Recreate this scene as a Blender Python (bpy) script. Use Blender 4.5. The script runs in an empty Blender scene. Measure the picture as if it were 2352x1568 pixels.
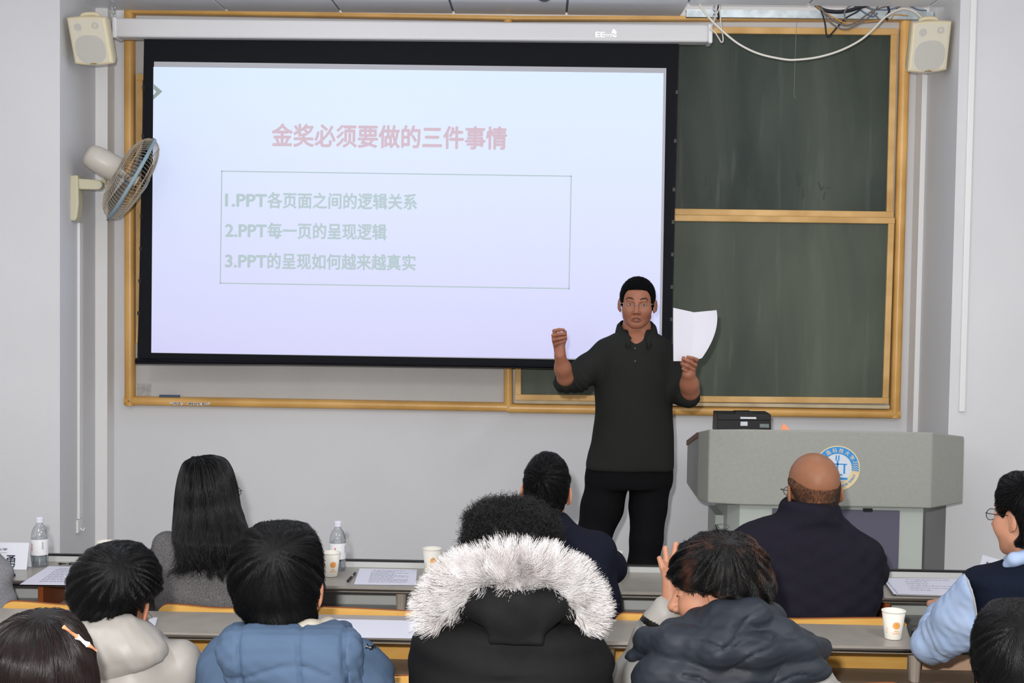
import bpy, bmesh, math, random
import numpy as np
from mathutils import Vector, Matrix, Euler

S = bpy.context.scene
COL = S.collection
PI = math.pi

# ------------------------------------------------------------------ camera
F = 3200.0                      # focal length in pixels of the 2352 x 1568 frame
CAMZ = 1.86
cam_d = bpy.data.cameras.new('camera')
cam_d.sensor_width = 36.0
cam_d.lens = F / 2352.0 * 36.0
cam_d.clip_start = 0.05
cam = bpy.data.objects.new('camera', cam_d)
COL.objects.link(cam)
PITCH, YAW, ROLL = math.atan(144.0 / F), 0.020, 0.0145
CR = Matrix.Rotation(YAW, 3, 'Z') @ Matrix.Rotation(PI / 2 - PITCH, 3, 'X') @ Matrix.Rotation(ROLL, 3, 'Z')
CAM = Vector((0, 0, CAMZ))
cam.matrix_world = Matrix.Translation(CAM) @ CR.to_4x4()
S.camera = cam

# ------------------------------------------------------------------ view, world, large lights
S.view_settings.view_transform = 'Standard'
S.view_settings.look = 'None'
S.view_settings.exposure = 0.06
S.view_settings.gamma = 1.0
S.view_settings.use_curve_mapping = False
W = bpy.data.worlds.new('room_ambient')
S.world = W
W.use_nodes = True
bg = W.node_tree.nodes['Background']
bg.inputs[0].default_value = (1.0, 0.992, 0.992, 1)
bg.inputs[1].default_value = 0.87

def lamp(name, kind, loc, power, size=0.1, rot=(0, 0, 0), color=(1, 1, 1), sy=None):
    l = bpy.data.lights.new(name, kind)
    l.energy = power
    l.color = color
    if kind == 'AREA':
        l.size = size
        if sy:
            l.shape = 'RECTANGLE'; l.size_y = sy
    else:
        l.shadow_soft_size = size
    o = bpy.data.objects.new(name, l)
    o.location = loc
    o.rotation_euler = rot
    COL.objects.link(o)
    return o
lamp('camera_flash', 'POINT', (-0.10, -0.02, CAMZ + 0.17), 590, 0.035, color=(1, 0.985, 0.96))
for lx in (-1.8, 1.8):          # the hall's ceiling lights, behind and above the audience
    lamp('ceiling_lamp', 'AREA', (lx, 2.2, 3.15), 45, 0.3, (0, 0, 0), (0.97, 0.98, 1.0), 1.2)

for lx in (-1.1, 1.1):          # added unseen fill lights that brighten the ceiling and the walls' side faces
    lamp('front_fill', 'POINT', (lx, 5.45, 2.90), 13.5, 0.25, color=(0.95, 0.97, 1.0))
# ------------------------------------------------------------------ pixel <-> place
def ray(u, v):
    return CR @ Vector(((u - 1176.0) / F, (784.0 - v) / F, -1.0))
def P(u, v, d):
    r = ray(u, v)
    return CAM + r * (d / r.y)
def on_x(u, v, X):
    r = ray(u, v)
    return CAM + r * (X / r.x)
def on_z(u, v, Z):
    r = ray(u, v)
    return CAM + r * ((Z - CAMZ) / r.z)
def px(d):                      # metres per pixel at depth d
    return d / F

# ------------------------------------------------------------------ materials
def lin(c):
    return tuple((x / 12.92 if x <= 0.04045 else ((x + 0.055) / 1.055) ** 2.4) for x in (k / 255.0 for k in c))
MATS = {}
def mat(name, rgb, rough=0.6, spec=0.3, metal=0.0, var=0.0, vscale=8.0, bump=0.0, bscale=60.0, rgb2=None,
        stretch=None, emit=None, estr=0.0, trans=0.0, ior=1.45, sheen=0.0, coat=0.0, gain=1.0, detail=4.0, lo=0.35, hi=0.65):
    if name in MATS:
        return MATS[name]
    m = bpy.data.materials.new(name)
    m.use_nodes = True
    nt = m.node_tree
    b = nt.nodes['Principled BSDF']
    c = tuple(min(1.0, x * gain) for x in lin(rgb)) + (1,)
    b.inputs['Base Color'].default_value = c
    b.inputs['Roughness'].default_value = rough
    b.inputs['Specular IOR Level'].default_value = spec
    b.inputs['Metallic'].default_value = metal
    b.inputs['Transmission Weight'].default_value = trans
    b.inputs['IOR'].default_value = ior
    b.inputs['Sheen Weight'].default_value = sheen
    b.inputs['Coat Weight'].default_value = coat
    if emit:
        b.inputs['Emission Color'].default_value = lin(emit) + (1,)
        b.inputs['Emission Strength'].default_value = estr
    if var or bump or rgb2:
        tc = nt.nodes.new('ShaderNodeTexCoord')
        mp = nt.nodes.new('ShaderNodeMapping')
        nt.links.new(tc.outputs['Object'], mp.inputs[0])
        if stretch:
            mp.inputs['Scale'].default_value = stretch
    if var or rgb2:
        n = nt.nodes.new('ShaderNodeTexNoise')
        n.inputs['Scale'].default_value = vscale
        n.inputs['Detail'].default_value = detail
        nt.links.new(mp.outputs[0], n.inputs['Vector'])
        r = nt.nodes.new('ShaderNodeValToRGB')
        r.color_ramp.elements[0].position = lo
        r.color_ramp.elements[1].position = hi
        if rgb2:
            c2 = tuple(min(1.0, x * gain) for x in lin(rgb2)) + (1,)
            r.color_ramp.elements[0].color = c
            r.color_ramp.elements[1].color = c2
        else:
            r.color_ramp.elements[0].color = tuple(x * (1 - var) for x in c[:3]) + (1,)
            r.color_ramp.elements[1].color = tuple(min(1, x * (1 + var)) for x in c[:3]) + (1,)
        nt.links.new(n.outputs['Fac'], r.inputs[0])
        nt.links.new(r.outputs[0], b.inputs['Base Color'])
    if bump:
        n2 = nt.nodes.new('ShaderNodeTexNoise')
        n2.inputs['Scale'].default_value = bscale
        n2.inputs['Detail'].default_value = 3
        nt.links.new(mp.outputs[0], n2.inputs['Vector'])
        bp = nt.nodes.new('ShaderNodeBump')
        bp.inputs['Strength'].default_value = bump
        bp.inputs['Distance'].default_value = 0.01
        nt.links.new(n2.outputs['Fac'], bp.inputs['Height'])
        nt.links.new(bp.outputs[0], b.inputs['Normal'])
    MATS[name] = m
    return m

def clear_mat(name, tint=(1, 1, 1), gloss=0.12, rough=0.03):
    """thin clear plastic or glass: mostly see-through, with bright reflections at the rim"""
    if name in MATS: return MATS[name]
    m = bpy.data.materials.new(name)
    m.use_nodes = True
    nt = m.node_tree
    nt.nodes.remove(nt.nodes['Principled BSDF'])
    tr = nt.nodes.new('ShaderNodeBsdfTransparent'); tr.inputs[0].default_value = tint + (1,)
    gl = nt.nodes.new('ShaderNodeBsdfGlossy'); gl.inputs['Roughness'].default_value = rough
    lw = nt.nodes.new('ShaderNodeLayerWeight'); lw.inputs[0].default_value = 0.35
    mr = nt.nodes.new('ShaderNodeMapRange'); mr.inputs[3].default_value = gloss * 0.35; mr.inputs[4].default_value = min(1.0, gloss * 4)
    mx = nt.nodes.new('ShaderNodeMixShader')
    nt.links.new(lw.outputs['Facing'], mr.inputs[0])
    nt.links.new(mr.outputs[0], mx.inputs[0])
    nt.links.new(tr.outputs[0], mx.inputs[1]); nt.links.new(gl.outputs[0], mx.inputs[2])
    nt.links.new(mx.outputs[0], nt.nodes['Material Output'].inputs[0])
    MATS[name] = m
    return m

# ------------------------------------------------------------------ objects, names, labels
def base_of(o):
    v = Vector((0, 0, 0))
    while o is not None:
        v = v + o.location
        o = o.parent
    return v
def tag(o, label=None, cat=None, group=None, kind=None):
    if label: o['label'] = label
    if cat: o['category'] = cat
    if group: o['group'] = group
    if kind: o['kind'] = kind
    return o
def thing(name, label, cat, loc=(0, 0, 0), group=None):
    o = bpy.data.objects.new(name, None)
    o.empty_display_size = 0.05
    o.location = loc
    COL.objects.link(o)
    return tag(o, label, cat, group)
def link_mesh(name, me, m, parent=None, local=False, smooth=False, at=None):
    """me holds world coordinates (or its parent's, if local); the object gets a sensible origin."""
    o = bpy.data.objects.new(name, me)
    COL.objects.link(o)
    ms = m if isinstance(m, (list, tuple)) else [m]
    for k in ms:
        me.materials.append(k)
    if smooth:
        me.polygons.foreach_set('use_smooth', [True] * len(me.polygons))
    if parent is not None:
        o.parent = parent
        if not local:
            me.transform(Matrix.Translation(-base_of(parent)))
    elif at is not None:
        o.location = at
        me.transform(Matrix.Translation(-Vector(at)))
    me.update()
    return o
def obj(name, bm, m, parent=None, local=False, smooth=False, at=None, bevel=0.0, seg=2):
    bmesh.ops.recalc_face_normals(bm, faces=bm.faces)
    me = bpy.data.meshes.new(name)
    bm.to_mesh(me)
    bm.free()
    o = link_mesh(name, me, m, parent, local, smooth, at)
    if bevel:
        b = o.modifiers.new('edge', 'BEVEL')
        b.width = bevel
        b.segments = seg
        b.limit_method = 'ANGLE'
        b.angle_limit = math.radians(40)
    return o
def struct(name, bm, m, bevel=0.0):
    o = obj(name, bm, m, bevel=bevel)
    o['kind'] = 'structure'
    return o
def copy_tree(o, parent=None):
    c = o.copy()
    COL.objects.link(c)
    c.parent = parent
    for ch in list(o.children):
        copy_tree(ch, c)
    return c

# ------------------------------------------------------------------ mesh helpers
def NB():
    return bmesh.new()
def box(bm, x0, x1, y0, y1, z0, z1):
    vs = [bm.verts.new((x, y, z)) for x in (x0, x1) for y in (y0, y1) for z in (z0, z1)]
    for f in ((0, 1, 3, 2), (4, 6, 7, 5), (0, 4, 5, 1), (2, 3, 7, 6), (0, 2, 6, 4), (1, 5, 7, 3)):
        bm.faces.new([vs[i] for i in f])
    return bm
def slab(bm, pts, vec):
    """polygon pts pushed along vec"""
    a = [bm.verts.new(p) for p in pts]
    b = [bm.verts.new(Vector(p) + Vector(vec)) for p in pts]
    n = len(a)
    bm.faces.new(a)
    bm.faces.new(b[::-1])
    for i in range(n):
        bm.faces.new((a[i], a[(i + 1) % n], b[(i + 1) % n], b[i]))
    return bm
def frame_axes(t):
    t = Vector(t).normalized()
    up = Vector((0, 0, 1)) if abs(t.z) < 0.9 else Vector((1, 0, 0))
    a = t.cross(up).normalized()
    return t, a, a.cross(t).normalized()
def bar(bm, a, b, w, dep, rnd=0.3, n=3):
    """rounded bar from a to b lying against a wall: w across, dep out of the wall (-y)"""
    a, b = Vector(a), Vector(b)
    t = (b - a).normalized()
    out = Vector((0, -1, 0))
    s = t.cross(out).normalized()
    r = min(w, dep) * rnd
    prof = [(-w / 2, 0), ]
    for cx, cz, a0 in ((-w / 2 + r, dep - r, PI), (w / 2 - r, dep - r, PI / 2)):
        for i in range(n + 1):
            q = a0 - PI / 2 * i / n
            prof.append((cx + r * math.cos(q), cz + r * math.sin(q)))
    prof.append((w / 2, 0))
    slab(bm, [a + s * p + out * q for p, q in prof], b - a)
    return bm
def tube(bm, pts, r, n=8, cap=True):
    pts = [Vector(p) for p in pts]
    rs = r if isinstance(r, (list, tuple)) else [r] * len(pts)
    rings = []
    pa = None
    for i, p in enumerate(pts):
        t = (pts[min(i + 1, len(pts) - 1)] - pts[max(i - 1, 0)])
        t = t.normalized() if t.length > 1e-9 else Vector((0, 0, 1))
        if pa is None:
            _, a, b = frame_axes(t)
        else:
            a = (pa - t * pa.dot(t))
            a = a.normalized() if a.length > 1e-6 else frame_axes(t)[1]
            b = t.cross(a)
        pa = a
        rings.append([bm.verts.new(p + (a * math.cos(2 * PI * k / n) + b * math.sin(2 * PI * k / n)) * rs[i]) for k in range(n)])
    for i in range(len(rings) - 1):
        for k in range(n):
            bm.faces.new((rings[i][k], rings[i][(k + 1) % n], rings[i + 1][(k + 1) % n], rings[i + 1][k]))
    if cap:
        bm.faces.new(rings[0][::-1])
        bm.faces.new(rings[-1])
    return bm
def lathe(bm, prof, c=(0, 0, 0), n=32, axis=None, closed=True):
    """prof: (radius, height) pairs, turned about z (or axis) at c"""
    c = Vector(c)
    if axis is None:
        a, b, t = Vector((1, 0, 0)), Vector((0, 1, 0)), Vector((0, 0, 1))
    else:
        t, a, b = frame_axes(axis)
    rings = []
    for r, h in prof:
        rings.append([bm.verts.new(c + t * h + (a * math.cos(2 * PI * k / n) + b * math.sin(2 * PI * k / n)) * max(r, 1e-5)) for k in range(n)])
    for i in range(len(rings) - 1):
        for k in range(n):
            bm.faces.new((rings[i][k], rings[i][(k + 1) % n], rings[i + 1][(k + 1) % n], rings[i + 1][k]))
    if closed:
        bm.faces.new(rings[0][::-1])
        bm.faces.new(rings[-1])
    return bm
def disc(bm, c, ax, ay, r0, r1, thick, n=48, a0=0.0, a1=2 * PI):
    """flat ring sector with thickness; ax, ay the plane's axes; angle from ay clockwise towards ax"""
    c, ax, ay = Vector(c), Vector(ax), Vector(ay)
    nz = ax.cross(ay).normalized() * thick
    full = abs(a1 - a0 - 2 * PI) < 1e-6
    m = n if full else n + 1
    def pt(r, i):
        q = a0 + (a1 - a0) * i / n
        return c + (ax * math.sin(q) + ay * math.cos(q)) * r
    rows = [[bm.verts.new(pt(r, i) + o) for i in range(m)] for r in (r0, r1) for o in (Vector((0, 0, 0)), nz)]
    for i in range(n):
        j = (i + 1) % m
        bm.faces.new((rows[1][i], rows[1][j], rows[3][j], rows[3][i]))
        bm.faces.new((rows[0][i], rows[2][i], rows[2][j], rows[0][j]))
        bm.faces.new((rows[2][i], rows[3][i], rows[3][j], rows[2][j]))
        if r0 > 1e-6:
            bm.faces.new((rows[0][i], rows[0][j], rows[1][j], rows[1][i]))
    return bm
def smooth_path(pts, k=6):
    pts = [Vector(p) for p in pts]
    out = []
    for i in range(len(pts) - 1):
        p0, p1, p2, p3 = pts[max(i - 1, 0)], pts[i], pts[i + 1], pts[min(i + 2, len(pts) - 1)]
        for j in range(k):
            t = j / k
            out.append(0.5 * ((2 * p1) + (p2 - p0) * t + (2 * p0 - 5 * p1 + 4 * p2 - p3) * t * t + (3 * p1 - p0 - 3 * p2 + p3) * t ** 3))
    out.append(pts[-1])
    return out
def text_mesh(body, bold=0.0, ext=0.0005, align='LEFT'):
    """lettering as a mesh in the x-y plane, size 1"""
    c = bpy.data.curves.new('lettering', 'FONT')
    c.body = body
    c.size = 1.0
    c.offset = bold
    c.extrude = 0.0
    c.align_x = align
    c.resolution_u = 3
    o = bpy.data.objects.new('lettering', c)
    COL.objects.link(o)
    dg = bpy.context.evaluated_depsgraph_get()
    dg.update()
    me = bpy.data.meshes.new_from_object(o.evaluated_get(dg))
    bpy.data.objects.remove(o)
    bpy.data.curves.remove(c)
    me.materials.clear()
    return me
def mesh_box(me):
    co = np.empty(len(me.vertices) * 3)
    me.vertices.foreach_get('co', co)
    co = co.reshape(-1, 3)
    return co.min(0), co.max(0)
def place_text(name, body, origin, right, up, m, parent, width=None, height=None, bold=0.0, lift=0.001):
    """fit lettering into width x height with its lower left corner at origin"""
    me = text_mesh(body, 0.0)
    lo, hi = mesh_box(me)
    sx = width / (hi[0] - lo[0]) if width else None
    sy = height / (hi[1] - lo[1]) if height else None
    sx = sx or sy
    sy = sy or sx
    right, up = Vector(right).normalized(), Vector(up).normalized()
    n = right.cross(up)
    co = np.empty(len(me.vertices) * 3)
    me.vertices.foreach_get('co', co)
    co = co.reshape(-1, 3)
    A = np.array(right) * sx
    B = np.array(up) * sy
    w = (co[:, :1] - lo[0]) * A + (co[:, 1:2] - lo[1]) * B + np.array(Vector(origin) + n * lift)
    polys = [list(p.vertices) for p in me.polygons]
    shifts = [(0, 0)] if not bold else [(0, 0), (bold, 0), (-bold, 0), (0, bold), (0, -bold), (bold * .7, bold * .7), (-bold * .7, -bold * .7)]
    V, Fc = [], []
    for k, (a, b) in enumerate(shifts):
        V.append(w + A * a + B * b + np.array(n) * (k * 4e-5))
        Fc += [[i + k * len(w) for i in p] for p in polys]
    bpy.data.meshes.remove(me)
    me = bpy.data.meshes.new(name)
    me.from_pydata(np.concatenate(V).tolist(), [], Fc)
    return link_mesh(name, me, m, parent)
# ------------------------------------------------------------------ palette (paint colours; g(d) relates a colour in the picture to the paint at that distance from the flash)
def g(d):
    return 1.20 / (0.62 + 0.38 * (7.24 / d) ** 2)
WALL_Y = 7.24
m_wall = mat('wall_paint', (192, 192, 194), 0.75, 0.2, var=0.03, vscale=1.2, bump=0.06, bscale=120, gain=1.2)
m_ceil = mat('ceiling_tile', (212, 215, 222), 0.38, 0.5, var=0.03, vscale=3, gain=1.3)
m_seam = mat('ceiling_seam', (140, 148, 162), 0.6, 0.2)
m_floor = mat('floor_terrazzo', (150, 146, 140), 0.4, 0.4, var=0.1, vscale=30)
m_trunk = mat('white_plastic_trunking', (206, 205, 204), 0.5, 0.35, gain=1.2)
m_wood = mat('varnished_frame_wood', (188, 142, 74), 0.32, 0.5, rgb2=(220, 172, 102), vscale=2.2, stretch=(1.2, 1.2, 1.2), bump=0.05, gain=1.1)
m_wood2 = mat('worn_sash_wood', (186, 146, 88), 0.5, 0.35, rgb2=(214, 174, 116), vscale=5, gain=1.1, bump=0.08)
m_ledge = mat('dusty_ledge_wood', (186, 170, 140), 0.7, 0.2, var=0.12, vscale=9, gain=1.1)
m_black = mat('black_fabric', (22, 23, 27), 0.8, 0.15)
m_tubeblk = mat('black_screen_bar', (30, 29, 42), 0.45, 0.3)
m_house = mat('white_enamel', (196, 195, 196), 0.4, 0.4, gain=1.15)
m_house2 = mat('white_enamel_cap', (206, 206, 208), 0.35, 0.4, gain=1.2)
m_dark = mat('dark_plastic', (20, 20, 22), 0.4, 0.4)
m_steel = mat('galvanised_steel', (176, 184, 188), 0.45, 0.5, metal=0.6, var=0.15, vscale=25, gain=1.2)

def board_material(name='green_chalkboard', c0=(44, 53, 48), c1=(78, 85, 76)):
    """green chalkboard with wiped chalk clouds and a few dark water runs"""
    m = mat(name, c0, 0.55, 0.25)
    nt = m.node_tree
    b = nt.nodes['Principled BSDF']
    tc = nt.nodes.new('ShaderNodeTexCoord')
    mp = nt.nodes.new('ShaderNodeMapping')
    mp.inputs['Scale'].default_value = (1.6, 1, 0.55)
    nt.links.new(tc.outputs['Object'], mp.inputs[0])
    n1 = nt.nodes.new('ShaderNodeTexNoise')
    n1.inputs['Scale'].default_value = 1.7
    n1.inputs['Detail'].default_value = 5
    n1.inputs['Distortion'].default_value = 0.6
    nt.links.new(mp.outputs[0], n1.inputs['Vector'])
    r1 = nt.nodes.new('ShaderNodeValToRGB')
    r1.color_ramp.elements[0].position = 0.36
    r1.color_ramp.elements[1].position = 0.74
    r1.color_ramp.elements[0].color = lin(c0) + (1,)
    r1.color_ramp.elements[1].color = lin(c1) + (1,)
    nt.links.new(n1.outputs['Fac'], r1.inputs[0])
    mp2 = nt.nodes.new('ShaderNodeMapping')
    mp2.inputs['Scale'].default_value = (22, 1, 2.2)
    nt.links.new(tc.outputs['Object'], mp2.inputs[0])
    n2 = nt.nodes.new('ShaderNodeTexNoise')
    n2.inputs['Scale'].default_value = 1.0
    n2.inputs['Detail'].default_value = 6
    nt.links.new(mp2.outputs[0], n2.inputs['Vector'])
    r2 = nt.nodes.new('ShaderNodeValToRGB')
    r2.color_ramp.elements[0].position = 0.58
    r2.color_ramp.elements[1].position = 0.78
    r2.color_ramp.elements[0].color = (0, 0, 0, 1)
    r2.color_ramp.elements[1].color = (0.13, 0.13, 0.13, 1)
    nt.links.new(n2.outputs['Fac'], r2.inputs[0])
    mx = nt.nodes.new('ShaderNodeMixRGB')
    mx.inputs[2].default_value = lin((146, 152, 142)) + (1,)
    nt.links.new(r2.outputs[0], mx.inputs[0])
    nt.links.new(r1.outputs[0], mx.inputs[1])
    nt.links.new(mx.outputs[0], b.inputs['Base Color'])
    return m
m_board = board_material()
m_board_low = board_material('dusty_green_chalkboard', (66, 74, 65), (92, 98, 85))

# ------------------------------------------------------------------ the setting
struct('floor', box(NB(), -3.2, 3.2, 1.2, WALL_Y + 0.1, -0.1, 0.0), m_floor)
struct('platform_floor', box(NB(), -3.1, 3.1, 5.78, WALL_Y, 0.0, 0.14), mat('platform_floor', (128, 120, 112), 0.5, 0.3, var=0.1, vscale=20))
struct('wall_front', box(NB(), -3.1, 3.2, WALL_Y, WALL_Y + 0.12, 0.0, 3.9), m_wall)
XL, XR = P(137.5, 640, 6.60).x, P(2192, 500, 6.60).x
XL2, XR2 = P(228, 640, 7.12).x, P(2132, 500, 7.12).x
struct('wall_left', box(box(NB(), -3.1, XL, 6.60, WALL_Y, 0.0, 3.9), -3.25, -3.1, 2.6, WALL_Y, 0.0, 3.9), m_wall)
struct('wall_right', box(box(NB(), XR, 3.2, 6.60, WALL_Y, 0.0, 3.9), 3.2, 3.35, 2.6, WALL_Y, 0.0, 3.9), m_wall)
xa = P(250, 640, 7.12).x
struct('trim_1', box(NB(), XL, P(246.5, 640, 7.12).x, 7.12, WALL_Y, 0.0, 3.3), m_trunk, bevel=0.004)
struct('trim_2', box(NB(), P(2110, 500, 7.12).x, XR, 7.12, WALL_Y, 0.0, 3.3), m_trunk, bevel=0.004)
tx = P(2231, 200, 6.59).x
struct('trim_3', box(NB(), tx - 0.014, tx + 0.014, 6.585, 6.60, P(2200, 945, 6.59).z, 3.3), m_trunk, bevel=0.003)

CZ = 3.205
def ceiling():
    bm = NB()
    y_l, y_r = 7.16, 6.86
    xs = [-3.4] + [P(u, 30, 7.0).x for u in (505, 772, 1037, 1302)] + [P(1572, 30, 7.0).x]
    w = xs[-1] - xs[-2]
    n = len(xs)
    for i in range(n - 1):
        y = y_l
        while y > 4.4:
            box(bm, xs[i] + 0.006, xs[i + 1] - 0.006, y - w + 0.012, y, CZ, CZ + 0.02)
            y -= w
    x = xs[-1]
    while x < 3.4:
        y = y_r
        while y > 4.4:
            box(bm, x + 0.006, min(x + w, 3.5) - 0.006, y - w + 0.012, y, CZ, CZ + 0.02)
            y -= w
        x += w
    o = struct('ceiling', bm, m_ceil, bevel=0.003)
    b2 = NB()
    box(b2, -3.4, xs[-1], 4.0, y_l, CZ + 0.012, CZ + 0.03)
    box(b2, xs[-1], 3.5, 4.0, y_r, CZ + 0.012, CZ + 0.03)
    struct('ceiling_grid', b2, m_seam)
ceiling()
# galvanised ceiling channel seen through the missing tile
bm = NB()
c0, c1 = P(1575, 33, 7.05), P(2140, 33, 7.05)
box(bm, c0.x, c1.x, 7.02, 7.05, CZ - 0.03, CZ + 0.005)
box(bm, c0.x, c1.x, 7.02, 7.07, CZ + 0.005, CZ + 0.008)
tag(obj('ceiling_channel', bm, m_steel, at=(c0.x, 7.05, CZ)), 'galvanised metal channel exposed under the ceiling above the blackboard', 'metal channel')

# ------------------------------------------------------------------ blackboard frame and sliding boards
FY = 7.20
fr = thing('blackboard_frame', 'large rounded varnished wooden frame fixed around the sliding blackboards on the wall', 'blackboard frame', P(1180, 950, WALL_Y))
def rail(name, a, b, w, dep=0.055, y=WALL_Y - 0.001, parent=fr, m=m_wood, rnd=0.45):
    A, B = P(a[0], a[1], y), P(b[0], b[1], y)
    return obj(name, bar(NB(), A, B, w * px(y), dep, rnd, 5), m, parent, smooth=False)
def smooth_by_angle(o, ang=35):
    me = o.data
    me.polygons.foreach_set('use_smooth', [True] * len(me.polygons))
    me.set_sharp_from_angle(angle=math.radians(ang))
for nm, a, b, w in (('stile', (301, 26), (302, 930), 23), ('stile', (2077, 34), (2052, 958), 23), ('divider_post', (1167, 45), (1168, 940), 21),
                    ('bottom_rail', (291, 918.5), (1168, 933.5), 21), ('bottom_rail', (1168, 935.5), (2063, 949), 22),
                    ('top_rail', (300, 30), (1180, 45), 11), ('top_rail', (1180, 45.5), (2088, 46), 11)):
    smooth_by_angle(rail(nm, a, b, w))
# white backing behind the lower left opening
bk = [P(u, v, WALL_Y - 0.004) for u, v in ((310, 45), (1165, 58), (1165, 930), (310, 915))]
obj('backing_panel', slab(NB(), bk, (0, -0.004, 0)), mat('backing_white', (178, 176, 174), 0.6, 0.2, var=0.03, vscale=3, gain=1.15), fr)
# white chalk scribble on the left bottom rail
bm = NB()
rng = random.Random(4)
for u0, u1 in ((392, 420), (432, 480)):
    bm = NB()
    u = u0
    while u < u1:
        c = P(u, 921 + (u - 300) * 0.017 + 3 + rng.uniform(-1.2, 1.2), WALL_Y - 0.0575)
        disc(bm, c, (1, 0, 0), (0, 0, 1), 0.0, rng.uniform(2.0, 3.6) * px(7.2), 0.0012, n=9)
        u += 3.2
    obj('chalk_scribble', bm, mat('chalk_white', (212, 206, 202), 0.9, 0.1), fr)

def sash(label, quad, y, fw, m=None, group='sliding blackboards'):
    """quad: outer corners TL TR BR BL in the picture; a wooden sash holding a green board"""
    q = [P(u, v, y) for u, v in quad]
    t = thing('sliding_blackboard', label, 'blackboard', (q[2] + q[3]) / 2, group)
    w = fw * px(y)
    obj('board_surface', slab(NB(), [p + Vector((0, 0.004, 0)) for p in q], (0, 0.008, 0)), m or m_board, t)
    bm = NB()
    cen = sum(q, Vector()) / 4
    ins = []
    for i in range(4):
        a, b = q[i], q[(i + 1) % 4]
        n = Vector((-(b - a).z, 0, (b - a).x)).normalized()
        if n.dot(cen - a) < 0: n = -n
        off = n * w / 2
        cut = (b - a).normalized() * (w if i % 2 else 0.0)
        bar(bm, a + off + cut + Vector((0, 0.004, 0)), b + off - cut + Vector((0, 0.004, 0)), w, 0.016, 0.25, 2)
    obj('sash_frame', bm, m_wood2, t)
    return t
t = sash('dark green sliding blackboard at the upper right of the wooden frame, above the other one', ((1184, 58), (2061, 66), (2050, 501), (1184, 489)), 7.218, 15)
m_drip = mat('dark_water_stain', (58, 68, 62), 0.5, 0.25)
for st in (((1622, 400), (1624, 415), (1620, 424)), ((1606, 428), (1613, 419), (1622, 424)), ((1635, 438), (1635, 444)), ((1633, 452), (1633, 458)), ((1718, 404), (1722, 430), (1729, 433), (1727, 441)), ((1733, 448), (1735, 452)),
           ((1832, 392), (1834, 425)), ((1841, 402), (1838, 420), (1834, 427)), ((1845, 432), (1846, 455)), ((1880, 418), (1886, 436), (1893, 428)), ((1896, 440), (1892, 450), (1893, 459)), ((1900, 434), (1904, 428)), ((1655, 415), (1656, 480)), ((1748, 455), (1749, 486))):
    bm = NB()
    for (ua, va), (ub, vb) in zip(st, st[1:]):
        a, b = P(ua, va, 7.2172), P(ub, vb, 7.2172)
        w_ = 0.9 * px(7.2) if vb - va < 40 else 0.35 * px(7.2)
        slab(bm, [a + Vector((-w_, 0, 0)), a + Vector((w_, 0, 0)), b + Vector((w_ * 1.3, 0, 0)), b + Vector((-w_ * 1.3, 0, 0))], (0, -0.0004, 0))
    obj('water_stain', bm, m_drip, t)
t = sash('dark green sliding blackboard at the lower right of the frame, behind the lecturer', ((1183, 489), (2054, 500), (2040, 927), (1183, 919)), 7.196, 14, m_board_low)
bm = NB()
bar(bm, P(1183, 921.5, 7.2), P(2040, 934, 7.2), 8 * px(7.2), 0.03, 0.2)
obj('chalk_ledge', bm, m_ledge, t)
t = sash('green sliding blackboard mostly hidden behind the projection screen at its left edge', ((314, 170), (1152, 178), (1152, 796), (314, 788)), 7.206, 15)
# chalk dust smears that the duster left, as thin chalk marks on the lower board
def at_pt(name, u, v, d):
    return P(u, v, d)
# notice sticker and blue chalk box inside the lower left of the frame
q = [P(u, v, WALL_Y - 0.0085) for u, v in ((315, 880.5), (347.5, 881), (347, 909), (315, 908))]
tag(obj('notice_sticker', slab(NB(), q, (0, -0.001, 0)), mat('grey_newsprint', (150, 149, 147), 0.8, 0.1, rgb2=(172, 170, 169), vscale=45, gain=1.1), at=q[3]),
    'small grey printed notice stuck inside the lower left corner of the wooden frame', 'notice')
q0, q1 = P(366, 908, 7.19), P(413, 909, 7.19)
tag(obj('pointer_stick', box(NB(), q0.x, q1.x, 7.186, 7.196, q0.z - 0.008, q0.z + 0.004), mat('slate_blue_plastic', (70, 84, 106), 0.5), at=q0),
    'short slate blue stick lying on the bottom rail of the frame', 'stick')

# ------------------------------------------------------------------ projection screen
SY = 6.94
scr = thing('projection_screen', 'pull-down projection screen with black border and white housing showing a pale slide', 'projection screen', P(945, 60, SY))
hs = [P(u, v, 6.88) for u, v in ((262, 40.5), (1628, 55.5), (1628, 96.5), (262, 84.5))]
obj('housing', slab(NB(), hs, (0, 0.10, 0)), m_house, scr, bevel=0.012, seg=4)
for uu, va, vb in ((258, 38.5, 86), (1628, 54, 98.5)):
    c = [P(u, v, 6.875) for u, v in ((uu - 1, va), (uu + 9, va), (uu + 9, vb), (uu - 1, vb))]
    obj('end_cap', slab(NB(), c, (0, 0.115, 0)), m_house2, scr, bevel=0.006)
# maker's mark on the housing
lg = mat('bright_foil', (250, 252, 252), 0.3, 0.5, gain=1.1)
R = P(1418, 84.5, 6.86) - P(1368, 83.5, 6.86)
UP = Vector((0, 0, 1))
lo = place_text('logo', 'EE', P(1368, 85, 6.879), R, UP, lg, scr, width=20 * px(6.88), height=11.5 * px(6.88), bold=0.04, lift=0.001)
place_text('logo_script', 'mrsw', P(1389, 84.5, 6.879), R, UP, lg, lo, width=23 * px(6.88), height=6.5 * px(6.88), bold=0.03)
bm = NB()
slab(bm, [P(u, v, 6.878) for u, v in ((1404, 76), (1407, 67), (1411, 66.5), (1417, 73.5), (1415, 80), (1411, 77), (1407, 77))], (0, -0.001, 0))
slab(bm, [P(u, v, 6.878) for u, v in ((1409, 84.5), (1416, 79.5), (1416.5, 84), (1413, 86))], (0, -0.001, 0))
obj('logo_leaf', bm, lg, lo)
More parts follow.
